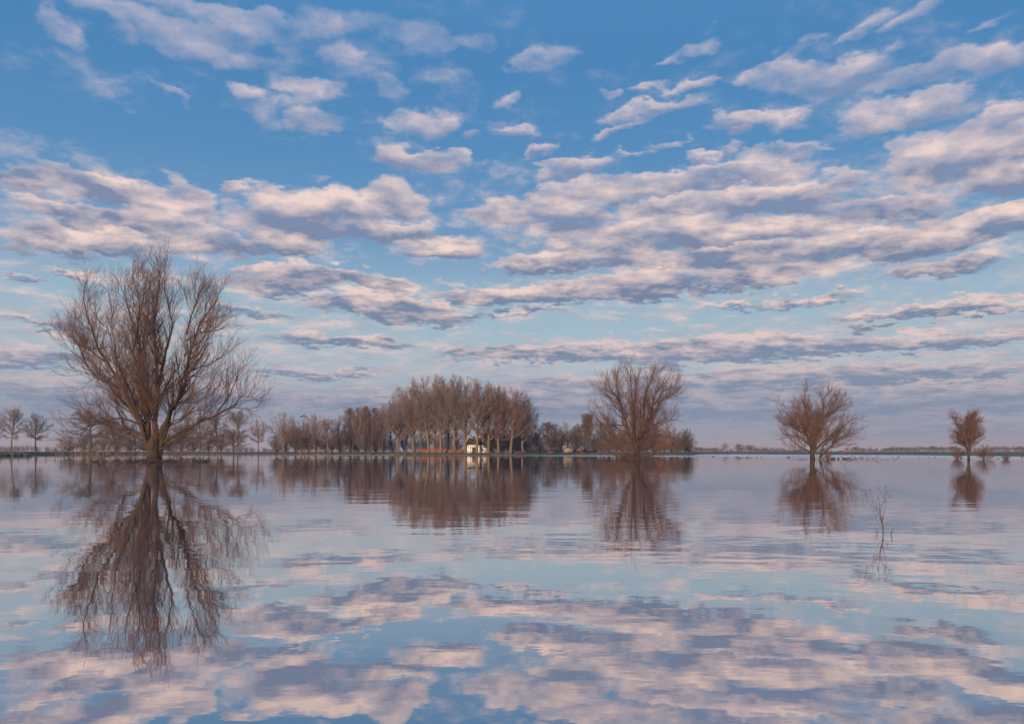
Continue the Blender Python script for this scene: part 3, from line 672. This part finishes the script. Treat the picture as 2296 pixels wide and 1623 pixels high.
copse(2218, 2330, 1003.2, DF, 13, DARK, 'tree of the dark wood at the right edge', 'right dark wood on the horizon', hw=10)
# far wood mass closing the horizon, counted by nobody
def far_wood():
    rng = np.random.default_rng(21); c = MB()
    N = 420; px = np.concatenate([rng.uniform(-300, 900, 170), rng.uniform(1200, 2700, 250)]); d = rng.uniform(1150, 1500, N)
    n = 26; base = np.stack([(px - 1148) / F * d, d, np.full(N, .3)], 1)
    h = rng.uniform(4.5, 9.5, N) * (1 + .35 * np.sin(px / 37)); left = px < 900; h = np.where(left, h * 1.15, h * .8)
    P0 = np.repeat(base, n, 0); a = rng.uniform(0, 6.28, N * n); t = rng.uniform(.05, 1.1, N * n)
    D = np.stack([np.cos(a) * np.sin(t), np.sin(a) * np.sin(t), np.cos(t)], 1); L = np.repeat(h, n) * rng.uniform(.6, 1.0, N * n)
    PL = grow(rng, P0, D, L, 4, .1, .05); c.tubes(PL, np.linspace(.3, .06, 4)[None].repeat(N * n, 0), 3)
    C1 = children(rng, PL, np.linspace(.3, .06, 4)[None].repeat(N * n, 0), 5, .2, 1, .4, .9, .4, 3, .1, .1, rmin=.07, lmin=.8)
    c.tubes(*C1, 3)
    tag(c.build('far_wood', M['twig_dark']), 'hazy far-off band of bare woodland along the horizon', 'woodland', kind='stuff')
far_wood()

# ================================================================== buildings
def window(mb_parent, x, z, w, h, y, bars=1, fr=.07, name='window'):
    """frame proud of the wall at y, glass inside"""
    f = MB(); f.box(x-w/2, x-w/2+fr, y-.06, y, z, z+h); f.box(x+w/2-fr, x+w/2, y-.06, y, z, z+h)
    f.box(x-w/2+fr, x+w/2-fr, y-.06, y, z, z+fr); f.box(x-w/2+fr, x+w/2-fr, y-.06, y, z+h-fr, z+h)
    for i in range(bars):
        xx = x - w/2 + w * (i+1) / (bars+1); f.box(xx-.025, xx+.025, y-.05, y-.01, z+fr, z+h-fr)
    o = f.build(name, M['frame'], mb_parent)
    g = MB(); g.box(x-w/2+fr, x+w/2-fr, y-.02, y-.004, z+fr, z+h-fr); g.build('pane', M['glass'], o)
    return o
def white_house():
    d = 285.0; k = d / F; o = empty('thatched_house', atd(1067, 222.0, .40), 0, (222/285,)*3); tag(o, 'small white house with brown thatched roof and dark double door, brightly sunlit', 'house')
    X = lambda z7: (981.7 + z7 * .17103 - 1067) * k
    wh = 3.0
    w = MB(); w.box(X(372), X(500), 0, 6.0, -.1, wh)                                # left wing
    xg0, xg1 = X(500), X(638); xm0, xm1 = xg0 + .8, xg1 - 1.35
    w.prism([(xg0, -.1), (xg1, -.1), (xg1, 1.6), (xm1, wh - .02), (xg0, wh)], -.25, 6.0)
    w.prism([(X(343), -.1), (X(371), -.1), (X(371), 2.1), (X(343), 1.6)], .6, 5)
    w.build('wall', M['white'], o)
    r = MB(); x0, x1 = X(362), X(512); e = wh - .02
    r.hexa([(x0,-.3,e),(x1,-.3,e),(x1,6.3,e),(x0,6.3,e),(x0+1.0,2.6,e+2.3),(x1,2.6,e+2.3),(x1,3.2,e+2.3),(x0+1.0,3.2,e+2.3)])
    a, b_ = xg0 - .3, xm1 + .2
    r.hexa([(a,-.45,e+.02),(b_,-.45,e+.02),(b_,6.4,e+.02),(a,6.4,e+.02),(a+1.0,1.3,e+2.5),(b_-.9,1.3,e+2.5),(b_-.9,5.5,e+2.5),(a+1.0,5.5,e+2.5)])
    r.hexa([(xm1-.1,-.42,wh-.05),(xg1+.4,-.42,1.3),(xg1+.4,6.3,1.3),(xm1-.1,6.3,wh-.05),(xm1-.3,-.42,wh+.4),(xg1+.55,-.42,1.6),(xg1+.55,6.3,1.6),(xm1-.3,6.3,wh+.4)])
    rf = r.build('roof', M['thatch'], o)
    c = MB(); c.box(X(470)-.3, X(470)+.3, 2.7, 3.3, e+1.9, e+3.1); c.build('chimney', M['brick'], rf)
    dr = MB(); dr.box(X(450), X(498), -.07, -.004, .02, 2.1); dd = dr.build('door', M['door'], o)
    hd = MB(); hd.box(X(474)-.03, X(474)+.03, -.10, -.072, .02, 2.1); hd.build('door_seam', M['wood_dark'], dd)
    window(o, X(430), 1.4, .4, 1.15, -.002, 0); window(o, X(398), 1.85, .45, .5, -.002, 1); window(o, X(548), 1.85, .45, .5, -.254, 1)
    f = MB(); n = 8; wv = .62; cx = X(585); poly = [(cx-wv/2, .75), (cx+wv/2, .75), (cx+wv/2, 1.3)] + [(cx+wv/2*math.cos(math.pi*i/n), 1.3+wv/2*math.sin(math.pi*i/n)) for i in range(1, n)] + [(cx-wv/2, 1.3)]
    f.prism(poly, -.31, -.254); g = f.build('arched_window', M['wood_dark'], o)
    q = MB(); q.prism([(cx+(x-cx)*.8, 1.1+(z-1.1)*.85) for x, z in poly], -.325, -.312); q.build('pane', M['glass'], g)
white_house()
def farmhouse():
    d = 302.0; k = d / F; o = empty('farmhouse', atd(1140, d, .35)); tag(o, 'long farmhouse under a broad dark thatched roof behind the poplars and the barn', 'house')
    X = lambda px: (px - 1140) * k
    w = MB(); w.box(X(1096), X(1183), .8, 8, -.1, 2.4); w.build('wall', M['white'], o)
    r = MB(); a, b_ = X(1091), X(1189)
    r.hexa([(a,-.1,2.2),(b_,-.1,2.2),(b_,8.9,2.2),(a,8.9,2.2),(a+3.0,3.8,7.2),(b_-3.0,3.8,7.2),(b_-3.0,4.9,7.2),(a+3.0,4.9,7.2)])
    rf = r.build('roof', M['thatch'], o)
    c = MB(); c.box(X(1128)-.4, X(1128)+.4, 3.9, 4.7, 6.8, 8.3); c.build('chimney', M['brick'], rf)
    for px, ww in ((1149.5, .9), (1155, .9), (1165.5, 1.5), (1178, 1.2)): window(o, X(px), .8, ww, 1.35, .798, 1)
    dr = MB(); dr.box(X(1160)-.4, X(1160)+.4, .74, .796, .02, 2.1); dr.build('door', M['door'], o)
farmhouse()
def barn():
    d = 290.0; k = d / F; o = empty('barn', atd(1120, d, .35))
    tag(o, 'low barn with brown roof and white eaves wall, immediately right of the white house', 'barn')
    X = lambda z7: (981.7 + z7 * .17103 - 1120) * k
    w = MB(); w.box(X(686), X(925), .3, 5.5, -.1, 1.5); w.build('wall', M['white'], o)
    r = MB(); a, b_ = X(676), X(938); r.hexa([(a,-.1,1.35),(b_,-.1,1.35),(b_,5.9,1.35),(a,5.9,1.35),(a,2.7,3.1),(X(885),2.7,3.1),(X(885),3.2,3.1),(a,3.2,3.1)])
    r.build('roof', M['rooftile'], o)
    bb = MB(); bb.hexa([(b_-.02,-.16,1.33),(b_+.16,-.16,1.33),(b_+.16,-.02,1.41),(b_-.02,-.02,1.41),(X(885)-.02,2.62,3.1),(X(885)+.16,2.62,3.1),(X(885)+.16,2.74,3.2),(X(885)-.02,2.74,3.2)]); bb.build('verge_board', M['frame'], o)
    for z7 in (705, 735, 790, 850, 900): window(o, X(z7), .7, .6, .5, .298, 1)
barn()
def garden_room(px, d, w, h, label, lit=True):
    o = empty('garden_room', atd(px, 222.0, .42), 0, (222/d,)*3); tag(o, label, 'garden room', 'timber garden rooms behind the hedge')
    x0, x1 = -w/2, w/2
    wb_ = MB(); wb_.prism([(x0, 0), (x1, 0), (x1, h * .72), (x0 + w * .62, h), (x0, h * .72)], .1, 4); wb_.build('wall', M['orange_wall' if not lit else 'wood'], o)
    r = MB(); r.prism([(x0-.4, h*.70), (x0+w*.62, h+.06), (x1+.4, h*.70), (x1+.4, h*.70+.22), (x0+w*.62, h+.34), (x0-.4, h*.70+.22)], -.35, 4.3); r.build('roof', M['thatch'], o)
    n = 4
    for i in range(n):
        ww = w / n; window(o, x0 + ww * (i + .5), .5, ww * .86, h * .72 - .75, .098, 1, name='window')
garden_room(1273, 290, 3.2, 2.05, 'small timber garden room with sunlit windows above the dark hedge')
garden_room(1300, 285, 2.3, 1.5, 'dim orange garden room low behind the hedge, beside the brighter one', lit=False)

def block(name, px0, px1, d, depth, h, matn, label, cat, z0=.3, group=None, rows=None):
    """long low wall: base course, body and a coping"""
    k = d / F; c = (px0 + px1) / 2; o = empty(name, atd(c, d, z0)); tag(o, label, cat, group); w = (px1 - px0) * k / 2
    b = MB(); b.box(-w, w, 0, depth, 0, h); b.build('wall', M[matn], o)
    q = MB(); q.box(-w - .05, w + .05, -.05, depth + .05, h, h + .1); q.build('coping', M['wood_dark'], o)
    return o
block('garden_wall', 1100, 1178, 209.5, .25, .62, 'brick', 'long dark red garden wall in front of the barn and farmhouse', 'wall', z0=.2)
block('brick_bin', 1228, 1242, 211, 1.2, .75, 'brick', 'small square red brick bin in front of the dark hedge', 'bin', z0=.25)
def hedge(px0, px1, top, d, label):
    rng = np.random.default_rng(int(px0)); k = d / F; c = (px0 + px1) / 2; o = empty('hedge', atd(c, d, .3)); tag(o, label, 'hedge', 'dark evergreen hedges on the farm bank')
    w = (px1 - px0) * k / 2; h = zpx(top, d) - .3; n = int(w * 2 * h * 130)
    C = np.stack([rng.uniform(-w, w, n), rng.uniform(0, 1.4, n), rng.uniform(0, 1, n) ** .8], 1); C[:, 2] *= h * (1 + .10 * np.sin(C[:, 0] * 2.1 + px0) + .06 * np.sin(C[:, 0] * 5.3))
    s = .11; A = nrm(rng.normal(size=(n, 3))) * s; B2 = nrm(np.cross(A, rng.normal(size=(n, 3)))) * s
    V = np.stack([C - A, C + B2, C + A, C - B2], 1).reshape(-1, 3); b = MB(); b.raw(V, np.arange(4 * n).reshape(n, 4)); b.build('foliage', M['hedge'], o)
    t = MB(); 
    for x in np.arange(-w + .3, w, .8): t.tubes(np.array([(x, .7, -.1), (x + .05, .7, h * .75)]), np.array([.05, .02]), 5)
    t.build('stems', M['bark_dark'], o)
hedge(1178, 1207, 1005.5, 212, 'dark clipped hedge right of the long red garden wall')
hedge(1207, 1264, 1008.0, 214, 'dark hedge left of the sunlit garden room, behind the red brick bin')
hedge(1264, 1284, 1014.2, 212, 'very low dark hedge below the sunlit garden room')
hedge(1284, 1338, 1008.8, 212, 'dark hedge right of the sunlit garden room')

# ---------------------------------------------------------------- far farm buildings on the right
def far_shed(px0, px1, top, d, label, wallm, roofm, cat='barn', name='far_barn', eave=.55, gable=False):
    k = d / F; c = (px0 + px1) / 2; o = empty(name, atd(c, d, .3)); tag(o, label, cat); w = (px1 - px0) * k / 2; h = zpx(top, d) - .3
    b = MB(); r = MB()
    if gable:
        b.prism([(-w*.9, -.1), (w*.9, -.1), (w*.9, h*eave), (0, h*.93), (-w*.9, h*eave)], 0, w * 3)
        r.prism([(-w, h*eave-.1), (0, h*.95), (w, h*eave-.1), (w, h*eave+.15), (0, h), (-w, h*eave+.15)], -.3, w * 3 + .3)
    else:
        b.box(-w*.98, w*.98, 0, 10, -.1, h * eave)
        r.hexa([(-w,-.4,h*eave-.02),(w,-.4,h*eave-.02),(w,10.4,h*eave-.02),(-w,10.4,h*eave-.02),(-w+.3,4.7,h),(w-.3,4.7,h),(w-.3,5.3,h),(-w+.3,5.3,h)])
    b.build('wall', M[wallm], o); r.build('roof', M[roofm], o)
    dr = MB(); dr.box(-w*.25, w*.25, -.1, -.004, 0, h * eave * .8); dr.build('door', M['door'], o)
    return o
far_shed(1560, 1612, 1010, 640, 'long low barn with pale brown roof, first building right of the wooded bank', 'wood_dark', 'field', eave=.3)
far_shed(1634, 1664, 1010.5, 800, 'low blue-grey roofed shed left of the dark round copse', 'wood_dark', 'blue_roof', eave=.4, name='far_shed', cat='shed')
far_shed(1890, 1910, 1009.5, 860, 'small distant house with sunlit orange gable on the far meadow', 'orange_wall', 'rooftile', cat='house', name='far_house', gable=True)
far_shed(1932, 1963, 1012.5, 860, 'long low blue sheeted barn right of the distant orange house', 'blue_roof', 'blue_roof', eave=.6)
far_shed(1974, 1984, 1014.0, 850, 'tiny white sunlit shed on the far meadow right of the blue barn', 'white', 'rooftile', cat='shed', name='far_shed', eave=.7)

# ================================================================== small things on the bank
def fence(pts, d, n, post_h, rails, matn, label, pr=.07, z0=.4, group=None, railr=.035, rot=0, d1=None):
    """posts and rails between two pixel columns"""
    d1 = d1 or d
    A = atd(pts[0], d, z0); B = atd(pts[1], d1, z0); o = empty('post_and_rail_fence', A); tag(o, label, 'fence', group)
    V = B - A; rr = random.Random(int(pts[0]))
    me = None
    for i in range(n):
        p = V * (i / (n - 1))
        if me is None:
            b = MB(); b.box(-pr, pr, -pr, pr, -.5, post_h); b.box(-pr*1.15, pr*1.15, -pr*1.15, pr*1.15, post_h, post_h + .04); me = b.mesh('post', M[matn])
        q = link('post', me, o, p); q.rotation_euler = (rr.uniform(-.03, .03), rr.uniform(-.03, .03), rr.uniform(-.1, .1)); q.scale.z = rr.uniform(.93, 1.05)
    for z in rails:
        b = MB(); K = max(2, n)
        P = np.array([tuple(V * (i / (K - 1)) + Vector((0, -pr - railr, z + rr.uniform(-.03, .03)))) for i in range(K)])
        b.tubes(P, np.full(K, railr), 4); b.build('rail', M[matn], o)
    return o
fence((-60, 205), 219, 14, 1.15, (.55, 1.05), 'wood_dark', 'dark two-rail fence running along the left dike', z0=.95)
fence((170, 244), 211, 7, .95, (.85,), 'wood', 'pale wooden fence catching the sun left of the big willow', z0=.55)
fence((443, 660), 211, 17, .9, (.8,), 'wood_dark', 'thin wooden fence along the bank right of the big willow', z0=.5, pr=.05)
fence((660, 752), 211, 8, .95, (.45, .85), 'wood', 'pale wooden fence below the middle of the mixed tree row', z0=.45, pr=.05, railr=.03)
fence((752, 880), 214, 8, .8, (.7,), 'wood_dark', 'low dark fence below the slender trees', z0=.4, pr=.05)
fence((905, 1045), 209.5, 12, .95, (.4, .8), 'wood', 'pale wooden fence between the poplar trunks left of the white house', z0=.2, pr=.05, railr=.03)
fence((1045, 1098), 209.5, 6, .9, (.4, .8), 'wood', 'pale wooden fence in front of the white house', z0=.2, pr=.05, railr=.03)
def board_fence():
    d = 231.0; k = d / F; o = empty('red_fence', atd(938, d, .42)); tag(o, 'long weathered red fence behind the poplar trunks, left of the white house', 'fence'); w = 104 * k
    b = MB()
    for z in (.12, .40, .68, .96): b.box(0, w, -.03, 0, z, z + .22)
    b.build('board', M['orange'], o); me = None
    for i in range(9):
        if me is None: m_ = MB(); m_.box(-.07, .07, .002, .14, -.1, 1.3); me = m_.mesh('post', M['wood_dark'])
        link('post', me, o, Vector((w * i / 8, 0, 0)))
board_fence()
def lamp_post():
    d = 224.0; o = empty('lamp_post', atd(136.5, d, .9)); tag(o, 'thin dark lamp post with a lantern top on the left dike', 'lamp post')
    p = MB(); p.tubes(np.array([(0,0,-.1),(0,0,.5),(0,0,.55),(0,0,2.6)]), np.array([.08,.08,.05,.04]), 8); p.build('pole', M['metal_dark'], o)
    l = MB(); l.tubes(np.array([(0,0,2.6),(0,0,2.65),(0,0,3.0)]), np.array([.06,.12,.19]), 6); h = l.build('lantern', M['glass'], o)
    c = MB(); c.tubes(np.array([(0,0,3.0),(0,0,3.03),(0,0,3.2),(0,0,3.28)]), np.array([.24,.24,.08,.02]), 6); c.build('cap', M['metal_dark'], h)
lamp_post()
def white_car():
    d = 500.0; o = empty('parked_car', atd(881, d, .36), .12); tag(o, 'small white car parked far behind the left end of the grove', 'car')
    b = MB(); b.prism([(-2.1,.3),(2.1,.3),(2.15,.75),(1.9,.9),(1.1,.98),(-2.05,.98),(-2.15,.6)], -.85, .85); b.build('body', M['paint_white'], o)
    c = MB(); c.prism([(-1.9,.982),(1.15,.982),(.45,1.5),(-1.5,1.5)], -.74, .74); c.build('cabin', M['paint_white'], o)
    g = MB(); g.prism([(-1.65,1.03),(.95,1.03),(.4,1.42),(-1.4,1.42)], -.76, -.745); g.build('side_window', M['glass'], o)
    t = MB(); n = 14
    me = None
    for x in (-1.35, 1.35):
        for y in (-.86, .68):
            if me is None:
                t.prism([(.33*math.cos(2*math.pi*i/n), .33*math.sin(2*math.pi*i/n)) for i in range(n)], 0, .18); me = t.mesh('wheel', M['tyre'])
            link('wheel', me, o, Vector((x, y, .33)))
    h = MB(); h.box(2.1, 2.17, -.75, -.45, .62, .78); h.build('headlight', M['frame'], o)
    h = MB(); h.box(2.1, 2.17, .45, .75, .62, .78); h.build('headlight', M['frame'], o)
white_car()
def nest():
    rng = np.random.default_rng(4); o = MB(); n = 260; a = rng.uniform(0, 6.28, n); r = rng.uniform(.1, .42, n)
    P = np.stack([r*np.cos(a), r*np.sin(a), rng.uniform(-.3, .3, n) * (1 - r)], 1); o.tubes(grow(rng, P, rng.normal(size=(n, 3)) * (1, 1, .4), np.full(n, .5), 3, .3, 0), np.full((n, 3), .02), 3)
    q = o.build('bird_nest', M['scrub']); q.location = atd(1008, 203.6, zpx(919, 203.6)); tag(q, 'round dark twig nest high in a poplar of the grove', 'nest')
nest()

# ---------------------------------------------------------------- birds
def bird_mesh(name, L, matn, upright=False):
    """one closed body: breast, back, tail, neck and head lofted along a curve"""
    if upright: path = [(-.62,0,-.18),(-.4,0,-.06),(-.15,0,.06),(.08,0,.16),(.22,0,.28),(.30,0,.40),(.40,0,.43),(.50,0,.42)]; rad = [.02,.07,.13,.13,.08,.065,.06,.012]
    else: path = [(-.60,0,.13),(-.45,0,.09),(-.25,0,.07),(0,0,.06),(.22,0,.09),(.33,0,.20),(.37,0,.32),(.46,0,.34),(.54,0,.32)]; rad = [.015,.07,.14,.17,.14,.075,.07,.055,.012]
    b = MB(); b.tubes(np.array(path) * L, np.array(rad) * L, 8); return b.mesh(name, M[matn], True)
coot = bird_mesh('body', .62, 'feather'); duck = bird_mesh('body', .62, 'feather_pale'); rduck = bird_mesh('body', .62, 'feather_red')
def bill(L):
    b = MB(); b.tubes(np.array([(.50,0,.325),(.58,0,.315),(.64,0,.30)]) * L, np.array([.03,.022,.006]) * L, 5); return b.mesh('bill', M['bill'])
bill_me = bill(.62)
def water_bird(px, py, rz, kind_, label, group, sc=1.0, name='water_bird', cat='bird'):
    o = empty(name, at(px, py), rz, (sc,)*3); tag(o, label, cat, group); link('body', kind_, o); link('bill', bill_me, o); return o
GB = 'water birds round the foot of the big willow'
for px, lab, me, rz in [(215,'dark coot on the water, leftmost of the birds by the big willow',coot,.3),(233,'dark coot on the water, second of the birds left of the big willow',coot,2.9),(251,'brownish duck on the water, third of the birds left of the big willow',duck,.2),
    (288,'small dark coot midway between the leftmost birds and the willow trunk',coot,3.0),(306,'dark coot just left of the rust-red duck by the big willow',coot,.1),(313.5,'rust-red duck on the water close left of the big willow trunk',rduck,.4),(322,'dark coot between the rust-red duck and the big willow trunk',coot,2.7),
    (367,'grey-brown duck nearest the right side of the big willow trunk',duck,.5),(377,'dark coot, second bird right of the big willow trunk',coot,0.),(388,'dark coot, third bird right of the big willow trunk',coot,3.1),
    (448,'dark coot, left one of the pair farthest right of the big willow',coot,.2),(461,'dark coot, right one of the pair farthest right of the big willow',coot,2.9)]:
    water_bird(px, 1034.6 + sr.uniform(-.8, .8), rz, me, lab, GB, 1.15)
GW = 'waterfowl scattered over the far flood on the right'
for i in range(40):
    px = sr.choice([sr.uniform(1560, 1780), sr.uniform(1860, 2296), sr.uniform(1600, 2296)]); lo = np.interp(px, [1560, 2296], [1021.5, 1025.5])
    water_bird(px, lo + sr.uniform(0, 4), sr.uniform(0, 6.28), coot if i % 3 else duck, 'tiny dark waterfowl on the bright strip of water before the far right meadow', GW, .65)
for i, px in enumerate([1868, 1880, 1893]):
    water_bird(px, 1029.2, .3 + i, coot, 'dark bird right of the heart-shaped willow, %s of three from the left' % ['first', 'second', 'third'][i], 'birds by the heart-shaped willow', 1.0)
crow = bird_mesh('crow', .5, 'feather', True); CR = 'crows perched in a tree of the mixed row'
for i in range(12):
    px = 674 + i * 1.7 + sr.uniform(-.6, .6); top = 931 + abs(i - 4) * 1.4 + sr.uniform(-1, 2)
    c = link('crow', crow, None, atd(px, 226 + sr.uniform(-1, 1), zpx(top, 226))); c.rotation_euler.z = sr.uniform(0, 6.28); c.scale = (1.5,)*3
    tag(c, 'black crow perched in a bare tree top of the mixed row, %s from the left' % ORD[i], 'crow', CR)

# floating litter of twigs at the willow feet
def driftwood(px, py, n, spread, label):
    rng = np.random.default_rng(int(px)); b = MB(); P = np.stack([rng.normal(0, spread, n), rng.normal(0, .8, n), rng.uniform(-.02, .04, n)], 1)
    D = rng.normal(size=(n, 3)) * (1, 1, .25); b.tubes(grow(rng, P, D, rng.uniform(.3, 1.3, n), 4, .15, 0), np.full((n, 4), .016) * rng.uniform(.5, 1.6, (n, 1)), 4)
    o = b.build('floating_twigs', M['scrub']); o.location = at(px, py); tag(o, label, 'driftwood', 'floating twig litter')
driftwood(346, 1036.6, 150, 1.6, 'tangle of floating twigs round the foot of the big willow')
driftwood(432, 1029.2, 10, .8, 'small raft of twigs under the right boughs of the big willow')
driftwood(1426, 1029.2, 110, 3.0, 'long raft of twigs round the foot of the fan-shaped willow')
driftwood(1880, 1030, 80, 2.8, 'raft of twigs right of the foot of the heart-shaped willow')

# ---------------------------------------------------------------- dry plant standing in the near water
def dry_plant():
    by = 1196.0; B = at(1980.5, by); d = B.y; k = d / F; o = empty('dry_water_plant', B); tag(o, 'tall dry branching plant standing in the near water at right', 'plant')
    w = lambda p: ((1832.6 + p[0] * .1814 - 1980.5) * k, (by - (1047.2 + p[1] * .1814)) * k)
    rng = np.random.default_rng(2)
    br = [([(815,830),(812,780),(800,700),(788,630),(775,570),(770,470),(755,405)], 8, 2.2, 0), ([(800,700),(818,620),(835,560),(860,480),(885,380),(905,370)], 4.5, 1.6, .3), ([(797,690),(770,620),(752,560),(700,500),(640,450),(590,405),(570,360)], 4.5, 1.6, -.3),
          ([(630,440),(605,390),(598,330),(575,295)], 2, 1.4, -.2), ([(752,560),(735,500),(690,430),(645,370),(632,340)], 3, 1.5, .5), ([(688,430),(680,370),(665,295)], 2, 1.3, .1), ([(778,565),(810,480),(840,400),(852,330),(866,262)], 3.5, 1.4, .4),
          ([(836,410),(800,330),(775,300),(758,270)], 2, 1.3, .1), ([(772,500),(790,440),(805,420)], 2, 1.3, -.5), ([(790,740),(745,690),(710,650),(685,600)], 2, 1.3, -.6), ([(815,770),(828,720),(838,650)], 2.2, 1.4, .6), ([(815,760),(820,720),(840,705)], 2, 1.4, -.5),
          ([(770,540),(745,470),(735,430)], 2, 1.4, .3), ([(840,400),(850,370),(880,330),(888,310)], 2, 1.3, .4), ([(700,500),(692,540),(700,560)], 1.8, 1.3, -.1)]
    for pts, r0, r1, lean in br:
        Q = spline(np.array([w(p) for p in pts]), 9); y0 = lean * abs(Q[0][1]) * .1; y = np.linspace(0, lean * .12, 9) * (1 if r0 < 8 else 0)
        P = np.stack([Q[:, 0], y, Q[:, 1]], 1); b_ = MB(); L = MB()
        b_.tubes(P, np.linspace(r0, r1, 9) * .1814 * k * .85, 6)
        tip = P[-1]; n = 9; T = grow(rng, np.repeat(tip[None], n, 0), nrm(rng.normal(size=(n, 3)) + (0, 0, 1.4)), rng.uniform(.012, .035, n), 3, .1, 0); L.tubes(T, np.full((n, 3), .0009), 3)
        E = T[:, -1]; L.tubes(np.stack([E - (0, 0, .003), E, E + (0, 0, .003)], 1), np.tile([.0012, .0036, .0012], (n, 1)), 5)
        q = b_.build('stem' if r0 >= 8 else 'branch', M['stem'], o, True); L.build('seed_head', M['seed'], q)
dry_plant()
def sprig(px, py, pts, label):
    B = at(px, py); k = B.y / F; o = MB(); rng = np.random.default_rng(9)
    for Pp, r0 in pts:
        Q = spline(np.array([(x * k, z * k) for x, z in Pp]), 7); y = np.linspace(0, .03, 7) * rng.uniform(-1, 1); o.tubes(np.stack([Q[:, 0], y, Q[:, 1]], 1), np.linspace(r0, r0 * .5, 7) * k, 5)
    q = o.build('dry_sprig', M['stem']); q.location = B; tag(q, label, 'plant', 'dry sprigs poking out of the near water')
sprig(1998.5, 1200.5, [([(0,-2),(0,3),(2.5,8),(4.5,13)], .9), ([(1,4),(.5,8),(.3,12)], .6), ([(2.5,8),(1.5,11),(1,13)], .5), ([(4,11),(3,12.5),(2.5,13.5)], .4)], 'short bent dry stub poking out of the water right of the tall dry plant')
sprig(1967, 1197.5, [([(0,-1),(1,5),(-.5,10),(-3,13)], .45), ([(0,2),(-5,5),(-6.5,8),(-4,11)], .35), ([(1,5),(2,9),(1,12)], .35), ([(-1,1),(-4,1.5),(-6,.5)], .3)], 'small curled dry sprig in the water left of the tall dry plant')

# ================================================================== haze lying over the flood
hb_ = MB(); hb_.box(-3100, 3100, -500, 3100, -1.0, 26.0)
hz = hb_.build('haze', None); hz.display_type = 'WIRE'
hm = bpy.data.materials.new('haze'); hm.use_nodes = True; ht = NT(hm.node_tree); ht.n.clear()
pv = ht.node('ShaderNodeVolumePrincipled', {'Color': (.80, .76, .84, 1), 'Density': .00035, 'Anisotropy': 0.1})
ht.l.new(pv.outputs[0], ht.node('ShaderNodeOutputMaterial').inputs['Volume'])
hz.data.materials.append(hm); tag(hz, 'thin morning haze over the flooded meadow', 'haze', kind='stuff')
scene.cycles.volume_bounces = 0
